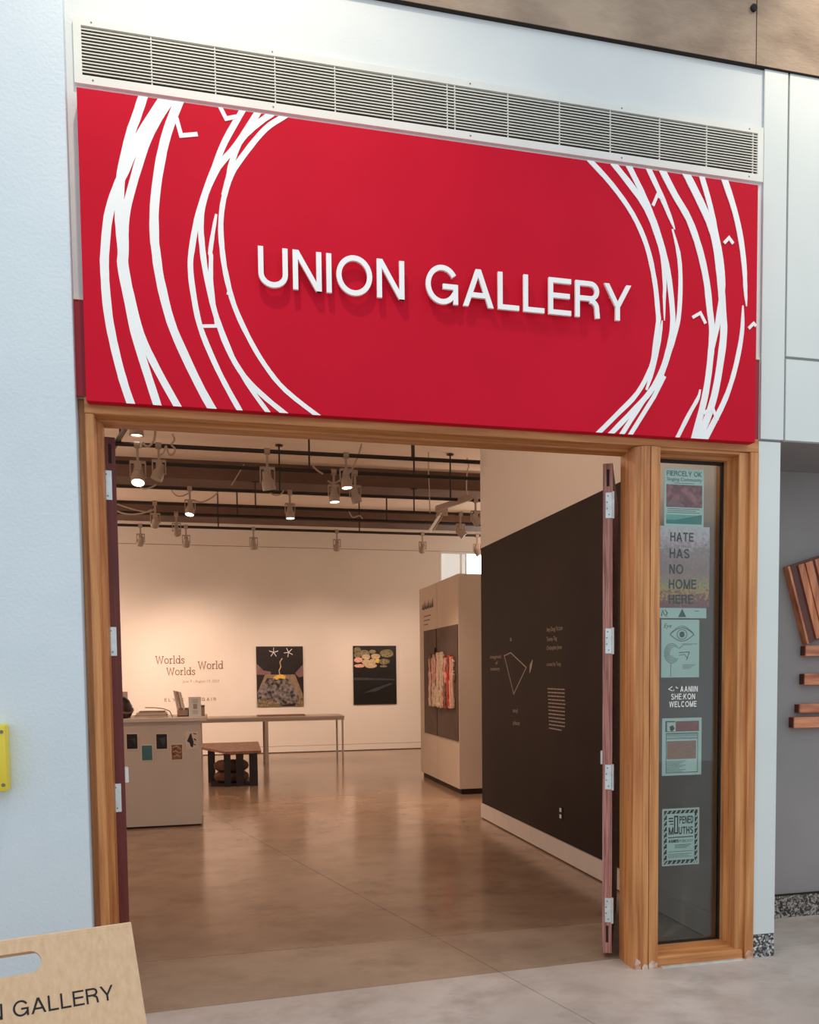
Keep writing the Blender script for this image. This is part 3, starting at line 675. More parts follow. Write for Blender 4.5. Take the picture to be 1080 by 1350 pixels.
for q in range(4): stroke(m, [(.56, .22-.022*q), (.9-.05*q, .22-.022*q)], .006, fn)
stroke(m, [(.55, .58), (.94, .58)], .007, fn); stroke(m, [(.55, .565), (.8, .565)], .005, fn)
m.build('diagram', 'ink_teal', o)
m = MB(); type_line(m, 'Eye', .06, .26, .86, fn, .075, .25); m.build('heading', 'ink_teal', o)
# welcome lettering
xa, xb, za, zb2 = pq(881, 905, 921, 932, .124)
o = thing('window_lettering', (xa, .124, za), 'white welcome lettering stuck on the side light glass', 'lettering')
fnw = lambda X, Z, k: (X, .1252-.0014*k, Z)
for tx, u0, u1, v0, v1 in (('AANIIN', 897, 920, 904.5, 912), ('SHE:KON', 885, 916.5, 914.5, 922), ('WELCOME', 882.5, 918.5, 924.5, 932)):
    x0, x1, z0, z1 = pq(u0, v0, u1, v1, .124)
    m = MB(); caps(m, tx, x0, x1, z0, z1-z0, fnw, .16, .2); m.build('word', 'glue_white', o)
m = MB(); x0, x1, z0, z1 = pq(881.5, 905, 895, 912, .124); w = x1-x0; hh = z1-z0
stroke(m, [(x0+w*.38, z1), (x0+w*.02, z0+hh*.5), (x0+w*.4, z0+hh*.15)], .004, fnw); stroke(m, [(x0+w*.5, z0+hh*.15), (x0+w*.52, z0+hh*.45)], .004, fnw)
stroke(m, [(x0+w*.72, z1), (x0+w*.78, z0+hh*.7), (x0+w*.95, z0+hh*.66)], .004, fnw); m.build('syllabics', 'glue_white', o)
# information poster
o, blk, fn = poster('information_poster', (873, 946.5, 925, 1022), 'pale framed information poster with brick red banner, under the welcome lettering', 'paper_mint')
blk('banner', 'charcoal', (.08, .76, .32, .95)); blk('banner', 'brick_photo', (.34, .765, .93, .945)); blk('badge', 'paper_white', (.12, .77, .33, .93), 2); blk('photo', 'tan_photo', (.12, .285, .86, .6))
MB().prism([(.18, .85), (.26, .88), (.31, .82), (.25, .77), (.2, .79)], lambda p, k: fn(p[0], p[1], k*1.3)).build('emblem', 'ink_black', o)
m = MB()
for z in (.725, .705, .685, .655, .64): stroke(m, [(.1, z), (.9, z)], .006, fn)
for q in range(8): stroke(m, [(.1, .25-.025*q), (.6-.08*(q % 3), .25-.025*q)], .006, fn)
m.build('text_lines', 'ink_teal', o)
m = MB(); stroke(m, [(.1, .05), (.9, .05), (.9, .735), (.1, .735)], .01, fn, True); m.build('rule', 'ink_teal', o)
# opened mouths poster
o, blk, fn = poster('podcast_poster', (873, 1065.5, 922, 1140.5), 'mint poster with black zigzag border, lowest in the side light', 'paper_white')
blk('border', 'ink_black', (.05, .03, .95, .965)); blk('field', 'paper_mint', (.125, .095, .87, .91), 2)
fn2 = lambda X, Z, k: fn(X, Z, k*1.3)
m = MB()
for q in range(9):
    z = .05+q*.1; stroke(m, [(.055, z), (.08, z+.045), (.12, z+.05)], .022, fn2); stroke(m, [(.945, z+.05), (.92, z), (.88, z-.01)], .022, fn2)
for q in range(7):
    xx = .1+q*.12; stroke(m, [(xx, .035), (xx+.05, .06), (xx+.06, .09)], .022, fn2); stroke(m, [(xx+.06, .96), (xx+.02, .93), (xx, .915)], .02, fn2)
m.build('zigzag', 'paper_mint', o)
m = MB(); caps(m, 'PENED', .46, .83, .73, .13, fn2, .17, .14); caps(m, 'M', .17, .30, .545, .13, fn2, .18, .14); caps(m, 'UTHS', .44, .83, .545, .13, fn2, .18, .14)
stroke(m, [(.33, .64), (.33, .86), (.41, .86), (.41, .57), (.33, .57)], .028, fn2, True)
stroke(m, [(.16, .495), (.83, .495)], .016, fn2); stroke(m, [(.16, .245), (.83, .245)], .007, fn2)
for q in range(2): stroke(m, [(.17, .83-.05*q), (.29, .83-.05*q)], .022, fn2); stroke(m, [(.2, .78-.05*q), (.3, .78-.05*q)], .016, fn2)
for q in range(3): stroke(m, [(.34, .36-.025*q), (.78-.06*q, .36-.025*q)], .008, fn2)
for q in range(3): stroke(m, [(.16, .2-.026*q), (.8-.1*(q % 2), .2-.026*q)], .006, fn2)
caps(m, 'AGNES', .17, .44, .405, .05, fn2, .26, .12); m.build('lettering', 'ink_black', o)
m = MB(); caps(m, 'PODCAST', .46, .82, .405, .045, fn2, .12, .16); m.build('lettering', 'ink_teal', o)

# ---- yellow box on the left wall
o = thing('yellow_box', (-1.02, -.04, 1.115), 'yellow plastic wall box with corner screws on the pale plaster pier', 'box')
yz0 = at(8, 1044, -.12).z; yz1 = at(8, 955.5, -.12).z; yx = at(8.5, 1000, -.12).x
MB().bbox((yx-.36, -.12, yz0), (yx, -.039, yz1), .012).build('cover', 'yellow_plastic', o, True)
for (dx, z) in ((-.016, yz0+.03), (-.016, yz1-.03), (-.344, yz0+.03), (-.344, yz1-.03)):
    MB().prism([(yx+dx+.008*math.cos(t*PI/5), z+.008*math.sin(t*PI/5)) for t in range(10)], lambda p, k: (p[0], -.1222 if k else -.118, p[1])).build('screw', 'screw_steel', o)

# ---- plywood sandwich board
Ang = math.radians(14.4); dv = Vector((math.cos(Ang), math.sin(Ang), 0)); nv = Vector((math.sin(Ang), -math.cos(Ang), 0))
T0 = at(172.5, 1216, -1.2); LEAN = .40; WID = .80; TAP = .045
o = thing('sandwich_board', (T0.x-dv.x*WID/2, T0.y-dv.y*WID/2, 0), 'plywood sandwich board with slot handle and black lettering on the lobby floor', 'sign board')
def board_plate(name, sgn, m_):
    base = T0-dv*WID/2; ht = T0.z
    down = (nv*sgn*LEAN+Vector((0, 0, -ht))); Ld = down.length; dn = down/Ld; nn = dv.cross(dn); nn = nn if nn.dot(nv*sgn) > 0 else -nn
    th = .019
    def P(a, b, k): return base+nv*sgn*.006+dv*(a*(1+TAP*2/WID*(b/Ld)*.5*2))+dn*b-nn*(0 if k else th)
    hw = WID/2; sy = .075 if sgn > 0 else .12; sh = .033 if sgn > 0 else .065; sw = .095 if sgn > 0 else .12
    slot = [(sw*(1 if math.cos(t) > 0 else -1)+sh*math.cos(t), sy+sh*math.sin(t)) for t in [2*PI*(i+.5)/20 for i in range(20)]]
    outer = []
    for (px, py) in slot:
        ang = math.atan2(py-sy, px); c_, s_ = math.cos(ang), math.sin(ang)
        ks = [(hw-.0)/abs(c_) if abs(c_) > 1e-6 else 9, ((Ld-sy) if s_ > 0 else sy)/abs(s_) if abs(s_) > 1e-6 else 9]
        k = min(ks); outer.append((c_*k, sy+s_*k))
    for cx, cy in ((hw, 0), (hw, Ld), (-hw, Ld), (-hw, 0)):
        j = min(range(20), key=lambda i: (outer[i][0]-cx)**2+(outer[i][1]-cy)**2); outer[j] = (cx, cy)
    mb = MB(); n = 20
    V = [P(p[0], p[1], 1) for p in outer]+[P(p[0], p[1], 1) for p in slot]+[P(p[0], p[1], 0) for p in outer]+[P(p[0], p[1], 0) for p in slot]
    F = []
    for i in range(n):
        j = (i+1) % n
        F += [(i, j, n+j, n+i), (2*n+j, 2*n+i, 3*n+i, 3*n+j), (n+i, n+j, 3*n+j, 3*n+i)]
    mb.add(V, F); q = mb.build(name, m_, o)
    eb = MB()
    for i in range(n):
        j = (i+1) % n; eb.add([V[i], V[j], V[2*n+j], V[2*n+i]], [(0, 1, 2, 3)])
    eb.build('edge_band', 'plywood_edge', q)
    return P, dn, Ld, q
board_plate('rear_panel', -1, 'plywood')
P, dn, Ld, fp = board_plate('front_panel', 1, 'plywood')
for s_ in (-1, 1):
    a = P(s_*.28, .05, 0)-nv*.0; MB().bbox(a+Vector((-.03, .0, -.012)), a+Vector((.03, .02, .004)), .002).build('hinge', 'steel', o)
BASE = None
# lettering: find the panel coordinates of two points of the printed line
def on_board(u, v):
    p0 = P(0, 0, 1); nn = dv.cross(dn).normalized(); r = ray(u, v); t = (p0-CAM).dot(nn)/r.dot(nn); h = CAM+r*t-p0
    return h.dot(dv), h.dot(dn)
ga = on_board(17, 1341); gb = on_board(147, 1319); gt = on_board(147, 1299)
capH = abs(gb[1]-gt[1]); bl = (ga[1]+gb[1])/2
m = MB(); s2 = .122; wG = caps_width('GALLERY', s2, .13); wU = caps_width('UNION', s2, .13); sx = (gb[0]-ga[0])/wG
fnb = lambda a, b, k: P(a, -b, 1)+dv.cross(dn).normalized()*(-.0005+.0014*k)*(1 if dv.cross(dn).dot(nv) > 0 else -1)
caps(m, 'UNION GALLERY', gb[0]-sx*(wG+wU+.34+.26), gb[0], -bl, capH, fnb, s2, .13); m.build('lettering', 'ink_black', fp)

# ---- carved wood relief in the alcove
WY = .60
def wpt(u, v, y=WY): p = at(u, v, y); return (p.x, p.z)
wo = thing('wood_relief', (3.75, WY, 1.72), 'carved wood relief of a tilted red brown panel over four slats, grey alcove wall', 'wood carving')
c0 = wpt(1038.5, 747); c1 = wpt(1064, 849); dd = Vector((c1[0]-c0[0], c1[1]-c0[1])); L_ = dd.length; dd /= L_; aa = Vector((-dd.y, dd.x)); aa = aa if aa.x > 0 else -aa
def relief(name, s0, s1, t0, t1, y0, m_):
    q = [Vector(c0)+aa*s0+dd*t0, Vector(c0)+aa*s1+dd*t0, Vector(c0)+aa*s1+dd*t1, Vector(c0)+aa*s0+dd*t1]
    return MB().prism([(p.x, p.y) for p in q], lambda p, k: (p[0], y0 if k else .64, p[1])).build(name, m_, wo)
relief('backing_board', 0, .52, 0, L_, WY, 'wood_art_dark'); relief('edge_strip', -.006, .008, 0, L_, WY-.012, 'wood_art')
xx = .07
for i, (w, y, mm) in enumerate(((.05, .010, 'wood_art'), (.055, .016, 'wood_art'), (.02, .005, 'wood_art_dark'), (.06, .012, 'wood_art'), (.09, .017, 'wood_art'), (.05, .008, 'wood_art_dark'), (.07, .012, 'wood_art'))):
    relief('board', xx, xx+w-.004, .012, L_-.012, WY-y, mm); xx += w
for i, (u0, v0, v1, mm, lab) in enumerate(((1061.5, 851, 865, 'wood_art_h', 'pale pink wood slat directly under the tilted carved panel'), (1060, 888, 903, 'wood_art_h', 'red brown wood slat second below the tilted carved panel'),
        (1053.5, 928, 940.5, 'wood_art_h', 'rounded wood slat third below the tilted carved panel'), (1046, 945.5, 960, 'wood_art_h', 'lowest and longest streaked wood slat under the carved panel'))):
    x0, z1 = wpt(u0, v0); _, z0 = wpt(u0, v1)
    sl = MB().bbox((x0, WY-.01, z0), (x0+.5+.08*i, .64, z1), .012 if i == 2 else .003).build('slat', mm, wo)
    B((x0-.002, WY+.0, z0+.004), (x0+.01, .64, z1-.004)).build('end_grain', 'wood_art_dark', sl)

# ================================================================== GALLERY THINGS
# ---- reception desk
YD = 5.20
ds = thing('reception_desk', (-1.1, YD, 0), 'white reception counter with pictures taped to its front, inside the entrance', 'desk')
B((-2.05, YD, .02), (-.172, YD+.75, 1.09)).build('body', 'desk_white', ds)
B((-2.03, YD+.02, 0), (-.19, YD+.73, .02)).build('plinth', 'plinth_dark', ds)
MB().bbox((-2.08, YD-.03, 1.118), (-.10, YD+.80, 1.156), .004).build('worktop', 'desk_top', ds)
B((-2.05, YD-.006, 1.088), (-.160, YD+.76, 1.119)).build('top_rail', 'desk_white', ds)
ZT = 1.156
def card(name, u0, v0, u1, v1, label, m_, border=True, extra=None):
    y = YD; a = at(u0, v0, y); b = at(u1, v1, y)
    c = thing(name, ((a.x+b.x)/2, y, b.z), label, 'picture card', 'picture cards taped on the desk front')
    e = .010 if border else 0
    B((a.x-e, y-.004, b.z-e), (b.x+e, y, a.z+e)).build('card', 'paper_warm', c)
    B((a.x, y-.0055, b.z), (b.x, y-.003, a.z)).build('print', m_, c)
    f = lambda X, Z, k: (a.x+X*(b.x-a.x), y-(.0075 if k else .005), b.z+Z*(a.z-b.z))
    if extra: extra(c, f)
def ex1(c, f): MB().prism([(.15, .65), (.8, .72), (.75, .3), (.55, .6)], lambda p, k: f(p[0], p[1], k)).build('shape', 'charcoal', c)
def ex2(c, f): MB().prism([(.2, .7), (.85, .8), (.8, .35), (.6, .2), (.4, .55)], lambda p, k: f(p[0], p[1], k)).build('shape', 'charcoal', c)
def ex3(c, f):
    m = MB(); stroke(m, [(.1, .8), (.5, .9), (.9, .7)], .06, f); stroke(m, [(.1, .5), (.4, .6), (.7, .45), (.9, .5)], .07, f); stroke(m, [(.2, .2), (.5, .3), (.85, .15)], .06, f); m.build('shape', 'art_cream', c)
def ex5(c, f):
    m = MB(); m.prism([(.02, .45), (.3, .9), (.42, .98), (.5, .7), (.62, .4), (.55, .05), (.35, .1), (.25, .35)], lambda p, k: f(p[0], p[1], k)); stroke(m, [(.6, .95), (.9, .9)], .05, f); stroke(m, [(.65, .6), (.85, .5)], .08, f); stroke(m, [(.6, .25), (.8, .2)], .06, f); m.build('silhouette', 'art_dark', c)
card('picture_card', 167, 968, 181.5, 987, 'near-black picture card on the desk front beside the left door leaf', 'art_dark', extra=ex1)
card('picture_card', 187, 983, 201, 1002, 'plain teal picture card on the desk front', 'teal_dark' if 'teal_dark' in MATS else 'charcoal')
card('picture_card', 206, 968, 220.5, 987, 'dark plum picture card in the middle of the desk front', 'art_dark', extra=ex2)
card('picture_card', 226, 982, 240.5, 1001, 'brown marbled picture card on the desk front', 'strip_brown', extra=ex3)
card('picture_card', 246, 966, 261, 986, 'pale card with a dark moth-like shape near the desk corner', 'paper_warm', extra=ex5)
# things on the desk
def deskpt(u, v=None, y=YD+.25): return at(u, v or 940, y).x
def deskthing(name, u, label, cat, y=YD+.25): return thing(name, (deskpt(u, y=y), y, ZT), label, cat)
o = deskthing('bag', 166, 'dark rounded bag on the desk beside the left door leaf', 'bag', YD+.2)
x = o.location.x; y = o.location.y
MB().lathe([(.02, 0), (.10, .005), (.125, .06), (.12, .13), (.09, .19), (.05, .225), (.01, .235)], (x-.055, y, ZT), 20).build('shell', 'helmet_black', o, True)
MB().tube([(x-.055+.126*math.cos(t), y+.126*math.sin(t), ZT+.08+.025*math.sin(t*2)) for t in [2*PI*i/24 for i in range(25)]], .012, 6).build('strap', 'ink_brown', o, True)
MB().tube([(x-.055+.08*math.cos(t), y-.06, ZT+.16+.06*math.sin(t)) for t in [PI*i/12 for i in range(13)]], .008, 6).build('handle', 'black_plastic', o, True)
a = at(158, 912, YD+.42); b = at(169, 940, YD+.42)
o = thing('document_holder', (a.x, YD+.42, ZT), 'pale upright paper holder behind the dark bag on the desk', 'paper holder')
B((a.x-.08, YD+.42, ZT), (b.x, YD+.428, a.z)).build('sheet', 'paper_warm', o); MB().prism([(YD+.43, 0), (YD+.50, 0), (YD+.43, .12)], lambda p, k: (a.x-.04+(.004 if k else 0), p[0], ZT+p[1])).build('support', 'paper_warm', o)
zz = ZT; hs = (.018, .022, .014)
for i, (u0, u1, hh, lab) in enumerate(((178, 221, .026, 'lowest book of the stack on the desk'), (180, 220, .024, 'middle book of the stack on the desk'), (184, 218, .016, 'top magazine of the stack on the desk'))):
    x0 = deskpt(u0); x1 = deskpt(u1); o = thing('book', ((x0+x1)/2, YD+.25, zz), lab, 'book', 'book stack on the desk')
    B((x0, YD+.12+.01*i, zz), (x1, YD+.38, zz+.004)).build('cover', 'ink_grey', o); B((x0, YD+.12+.01*i, zz+hh-.004), (x1, YD+.38, zz+hh)).build('cover', ('ink_grey', 'paper_warm', 'ink_brown')[i], o)
    B((x0+.006, YD+.125+.01*i, zz+.003), (x1-.004, YD+.375, zz+hh-.003)).build('pages', 'paper_warm', o); zz += hh
x0 = deskpt(192); x1 = deskpt(224)
tag(MB().tube([(x0, YD+.2, ZT+.107), (x0+(x1-x0)*.4, YD+.2, ZT+.104), (x0+(x1-x0)*.75, YD+.2, ZT+.092), (x1-.02, YD+.2, ZT+.074), (x1, YD+.2, ZT+.066), (x1+.03, YD+.2, ZT+.0)], .005, 6).build('reading_lamp_arm', 'ink_brown', None, True, origin=(x1+.03, YD+.2, ZT)), 'thin curved brown rod arching over the book stack on the desk', 'rod')
for i, (u0, u1, lab) in enumerate(((170, 196, 'loose white sheet at the desk edge near the bag'), (212, 238, 'loose white sheet at the desk edge near the brochures'))):
    x0 = deskpt(u0, y=YD+.05); x1 = deskpt(u1, y=YD+.05)
    tag(MB().prism([(x0, YD-.028), (x1-.05, YD-.02), (x1, YD+.1), (x0+.05, YD+.11)], lambda p, k: (p[0], p[1], ZT+.0005+(.003 if k else 0))).build('paper_sheet', 'paper_white', origin=(x0, YD+.04, ZT)), lab, 'paper', 'loose sheets on the desk')
o = deskthing('brochure_rack', 241, 'low pale rack holding slanted brochures on the desk', 'brochure rack', YD+.34)
xa = deskpt(234, y=YD+.34); xb = deskpt(248, y=YD+.34)
B((xa, YD+.28, ZT), (xb+.01, YD+.42, ZT+.01)).build('base', 'ink_grey', o); B((xa, YD+.28, ZT), (xb+.01, YD+.288, ZT+.07)).build('front', 'ink_grey', o); B((xa, YD+.412, ZT), (xb+.01, YD+.42, ZT+.09)).build('back', 'ink_grey', o); B((xb, YD+.28, ZT), (xb+.01, YD+.42, ZT+.09)).build('side', 'ink_grey', o)
for i in range(3):
    p0 = at(235+4.0*i, 939, YD+.35); p1 = at(228.5+3.6*i, 911+1.0*i, YD+.35)
    br = MB().prism([(p0.x, ZT+.012), (p0.x+.022, ZT+.012), (p1.x+.022, p1.z), (p1.x, p1.z+.006)], lambda p, k: (p[0], YD+(.41 if k else .30), p[1])).build('brochure', ('paper_warm', 'ink_grey', 'paper_warm')[i], origin=(p0.x, YD+.35, ZT+.012))
    tag(br, ('slanted brochure in the low desk rack, on the book stack side', 'middle slanted brochure of three in the low desk rack', 'slanted brochure in the low desk rack, on the upright card side')[i], 'brochure', 'brochures in the rack')
a = at(248.5, 919, YD+.24); b = at(265.5, 943, YD+.24)
o = thing('sign_holder', ((a.x+b.x)/2, YD+.24, ZT), 'upright white card in a clear stand with a small grey square, on the desk', 'sign holder')
B((a.x, YD+.24, ZT+.004), (b.x, YD+.246, a.z)).build('card', 'paper_white', o); B((a.x, YD+.20, ZT), (b.x, YD+.32, ZT+.005)).build('foot', 'paper_white', o)
w = b.x-a.x; B((a.x+w*.36, YD+.2385, a.z-.13), (a.x+w*.68, YD+.241, a.z-.075)).build('print_block', 'ink_pale', o)
m = MB(); fns = lambda X, Z, k: (a.x+X*w, YD+(.2385 if k else .241), a.z-Z)
for z in (.03, .045, .06, .15, .165, .18): stroke(m, [(.3, z), (.74, z)], .005, fns)
m.build('text_lines', 'ink_pale', o)
a = at(265, 930, YD+.36); b = at(270, 943, YD+.36)
o = thing('card_box', (a.x, YD+.36, ZT), 'small grey card box behind the upright white card on the desk', 'box')
MB().bbox((a.x-.1, YD+.33, ZT), (b.x, YD+.43, a.z), .003).build('box_body', 'ink_grey', o); B((a.x-.1, YD+.329, a.z-.02), (b.x+.001, YD+.431, a.z+.002)).build('lid', 'ink_brown', o)

# ---- long white table
tb = thing('long_table', (1.0, 11.3, 0), 'long slim white table with thin square legs before the back wall', 'table')
TY0, TY1 = 10.95, 11.75
tz = at(454, 943.5, TY0).z; tx0 = -.35; tx1 = at(454.5, 960, TY0).x
B((tx0, TY0, tz-.035), (tx1, TY1, tz)).build('table_top', 'table_white', tb)
g = MB(); g.box((tx0+.01, TY0+.005, tz-.075), (tx1-.005, TY0+.03, tz-.03)); g.box((tx0+.01, TY1-.03, tz-.075), (tx1-.005, TY1-.005, tz-.03)); g.build('apron', 'table_white', tb)
lx = at(350.5, 980, TY0).x
for x, w in ((tx1-.055, .028), (lx, .055), (tx0+.05, .05)):
    for y in (TY0+.004, TY1-.06): B((x-w/2+.02, y, 0), (x+w/2+.02, y+.05, tz-.03)).build('leg', 'table_white', tb)
a = at(339, 942, 11.2).x; b = at(402, 942, 11.2).x
o = thing('flat_book', ((a+b)/2, 11.2, tz), 'thin flat folder lying on the long white table', 'folder')
B((a, 11.1, tz), (b, 11.4, tz+.008)).build('cover', 'ink_grey', o); B((a+.01, 11.105, tz+.007), (b-.005, 11.395, tz+.022)).build('pages', 'ink_grey', o); B((a, 11.1, tz+.021), (b, 11.4, tz+.028)).build('cover', 'ink_brown', o)

# ---- wooden bench with cushions below
YF = 8.30
bz = at(297, 991, YF).z
bn = thing('wooden_bench', (.3, 8.8, 0), 'dark wooden bench with a broad brown top on open board legs', 'bench')
p1 = at(297, 991.5, YF); p2 = at(344.5, 990, YF); p3 = atz(342.5, 977.5, bz); p4 = atz(264, 980, bz)
MB().prism([(p1.x, p1.y), (p2.x, p2.y), (p2.x+.04, p3.y), (p4.x-.1, p4.y), (-.33, (p1.y+p4.y)/2+.35)], lambda p, k: (p[0], p[1], bz if k else bz-.035)).build('bench_top', 'bench_top', bn)
for (u0, u1, y) in ((295.5, 304.5, YF+.02), (311.5, 321.5, YF+.02), (329, 340, YF+.02), (274.5, 284, YF+.62)):
    a = at(u0, 1020, y).x; b = at(u1, 1020, y).x
    B((a, y, 0), (b, y+.08, bz-.034)).build('leg', 'bench_dark', bn)
B((.50, YF+.9, 0), (.6, YF+1.0, bz-.034)).build('leg', 'bench_dark', bn)
for k, lab in enumerate(('lower round brown cushion stowed under the wooden bench', 'upper round brown cushion stowed under the wooden bench')):
    z0 = .02+.16*k
    cu = MB().lathe([(.02, 0), (.20, .004), (.245, .035), (.255, .075), (.245, .115), (.20, .15), (.02, .158)], (.20, YF+.50, z0), 24).build('floor_cushion', 'cushion', None, True, origin=(.2, YF+.5, z0))
    tag(cu, lab, 'cushion', 'cushions under the bench')
B((-.1, YF+.12, 0), (.55, YF+.95, .022)).build('bottom_shelf', 'bench_dark', bn)

# ---- kiosk with dark panel and textile
KX = 3.083; KY0, KY1 = 6.55, 8.70; KZ = 2.882
ks = thing('display_kiosk', (KX+.5, 7.6, 0), 'tall pale free-standing display kiosk with a dark recessed field', 'kiosk')
ym = atx(577, 900, KX).y
B((KX, KY0, .075), (KX+1.1, ym-.006, KZ)).build('panel', 'kiosk_paint', ks); B((KX, ym+.006, .075), (KX+1.1, KY1, KZ)).build('panel', 'kiosk_paint', ks)
B((KX+.01, ym-.01, .08), (KX+1.0, ym+.01, KZ-.002)).build('seam', 'seam_dark', ks)
B((KX-.003, ym-.028, .70), (KX+.005, ym+.022, 2.232)).build('seam', 'seam_dark', ks)
B((KX+.03, KY0+.03, 0), (KX+1.0, KY1-.05, .076)).build('plinth', 'plinth_dark', ks)
yd1 = 8.40; B((KX-.012, KY0+.02, .70), (KX+.01, ym-.028, 2.232)).build('dark_panel', 'kiosk_dark', ks); B((KX-.012, ym+.022, .70), (KX+.01, yd1, 2.232)).build('dark_panel', 'kiosk_dark', ks)
m = MB(); fk = lambda Y, Z, k: (KX-(.0025 if k else -.001), Y, Z)
ta = atx(557, 800, KX); tb_ = atx(572, 797, KX)
for i in range(9):
    t = i/9; y = ta.y+(tb_.y-ta.y)*t; z = 2.56
    stroke(m, [(y, z), (y-.02, z+.05+.02*(i % 3)), (y-.045, z-.005-.01*(i % 2))], .022, fk)
m.build('title_lettering', 'ink_black', ks)
m = MB()
for i, L in enumerate((.42, .36, .25)): stroke(m, [(8.42, 2.45-.062*i), (8.42-L, 2.45-.062*i)], .016, fk)
m.build('text_lines', 'ink_brown', ks)
ta0 = atx(565.5, 866, KX-.05); ta1 = atx(597.5, 934, KX-.05)
ty1, ty0, tzb, tzt = ta0.y, ta1.y, ta1.z, ta0.z
tx = thing('textile_panel', (KX-.04, (ty0+ty1)/2, tzb), 'ragged red and cream textile strips hung on the dark kiosk field', 'artwork')
B((KX-.04, ty0, tzb), (KX-.012, ty1, tzt-.03)).build('board', 'strip_brown', tx)
n = 24
for i in range(n):
    f = i/n; pal = ['strip_brown', 'strip_pink', 'strip_cream', 'strip_cream'] if f < .28 else (['strip_cream', 'strip_cream', 'strip_brown', 'strip_pink'] if f < .62 else (['strip_red', 'strip_red', 'strip_pink', 'strip_brown'] if f < .9 else ['strip_pink', 'strip_cream']))
    y0 = ty1-(ty1-ty0)*i/n; wd_ = (ty1-ty0)/n*1.1; top = tzt+random.uniform(-.07, .05); bot = tzb+random.uniform(-.015, .03)
    mid = bot+(top-bot)*random.uniform(.25, .75); off = .045+random.uniform(0, .025)
    for z1, z0 in ((top, mid), (mid, bot)):
        pts = [(y0-wd_/2+random.uniform(-.03, .03), z1+(z0-z1)*k/5) for k in range(6)]; off += .004
        stroke(MB(), pts, wd_, lambda Y, Z, k: (KX-(off if k else .03), Y, Z)).build('strip', random.choice(pal), tx)
MB().tube([(KX-.03, ym+.03*math.cos(t), tzt+.02+.10*math.sin(t)) for t in [PI*i/10 for i in range(11)]], .008, 6).build('hanging_loop', 'seam_dark', tx, True)

# ---- pictures on the back wall
def picture(px, label, m_):
    a = at(px[0], px[1], YB); b = at(px[2], px[3], YB)
    o = thing('wall_picture', ((a.x+b.x)/2, YB, b.z), label, 'picture')
    B((a.x, YB-.03, b.z), (b.x, YB, a.z)).build('panel', m_, o)
    w = b.x-a.x; hh = a.z-b.z; cnt = [0]
    def fn(X, Z, k): return (a.x+X*w, YB-.03-(.0012+.0006*cnt[0] if k else -.002), b.z+Z*hh)
    def pol(nm, mm, pts): cnt[0] += 1; return MB().prism(pts, lambda p, k: fn(p[0], p[1], k)).build(nm, mm, o)
    def lin(nm, mm, segs, wd):
        cnt[0] += 1; m = MB()
        for s in segs: stroke(m, s, wd, fn)
        return m.build(nm, mm, o)
    return o, pol, lin
def ell(cx, cy, rx, ry, n=14, jit=0): return [(cx+rx*math.cos(2*PI*i/n)*(1+random.uniform(-jit, jit)), cy+ry*math.sin(2*PI*i/n)*(1+random.uniform(-jit, jit))) for i in range(n)]
o, pol, lin = picture((337.5, 852.3, 400.5, 930.5), 'picture of a grey rock heap under two white fans, on the back wall', 'art_dark')
pol('wall_shape', 'art_mauve', [(.0, .72), (.15, .6), (.3, .58), (.3, .53), (.0, .53), (.0, .6)]); pol('wall_shape', 'art_mauve', [(1, .7), (.82, .55), (.9, .48), (1, .5)])
pol('rim', 'art_tan', [(.18, .53), (.82, .53), (.98, .2), (.98, .0), (.86, .0), (.9, .12), (.66, .46), (.22, .47), (.03, .22), (.0, .22)])
pol('rock_heap', 'art_rock', [(.02, .06), (.02, .22), (.12, .36), (.26, .45), (.5, .48), (.66, .44), (.8, .3), (.9, .16), (.86, .05), (.5, .02)])
pol('moss', 'art_moss', [(0, 0), (0, .1), (.2, .12), (.4, .07), (.55, .0)]); pol('moss', 'art_moss', [(.8, 0), (.88, .1), (1, .16), (1, 0)])
pol('bloom', 'art_yellow', [(.34, .48), (.42, .52), (.52, .535), (.62, .51), (.6, .455), (.5, .47), (.42, .445)])
lin('thread', 'art_cream', [[(.5, .74), (.52, .66), (.48, .6), (.49, .53)], [(.5, .74), (.55, .8)]], .02)
for cx, cy, r0 in ((.37, .9, .3), (.69, .9, .75)):
    lin('fan', 'glue_white', [[(cx, cy), (cx+.10*math.cos(r0+q*2*PI/5), cy+.08*math.sin(r0+q*2*PI/5))] for q in range(5)], .011)
o, pol, lin = picture((465.2, 851.5, 522.8, 928), 'nearly black picture with a cluster of pale ovals at its top, back wall', 'art_black')
for i, (cx, cy, rx, ry, mm) in enumerate(((.1, .84, .08, .05, 'art_olive'), (.26, .87, .12, .06, 'art_olive'), (.3, .81, .1, .045, 'art_cream'), (.45, .9, .08, .035, 'art_olive'), (.52, .82, .11, .045, 'art_cream'), (.78, .87, .16, .07, 'art_olive'),
        (.12, .76, .1, .045, 'strip_pink'), (.3, .72, .1, .05, 'art_cream'), (.45, .73, .08, .05, 'art_cream'), (.56, .745, .05, .04, 'art_yellow'), (.72, .73, .13, .05, 'art_olive'), (.14, .66, .12, .03, 'strip_pink'), (.4, .66, .14, .04, 'art_cream'), (.7, .65, .08, .02, 'art_olive'), (.1, .92, .08, .06, 'art_moss'))):
    pol('oval', mm, ell(cx, cy, rx, ry, 14, .08))
pol('band', 'art_slate', [(0, .42), (0, .465), (.5, .45), (1, .425), (1, .41)]); pol('slant_patch', 'art_slate', [(.25, .2), (.5, .28), (.85, .36), (.9, .345), (.5, .22)])  # slate band and a slanted slate patch low on the picture
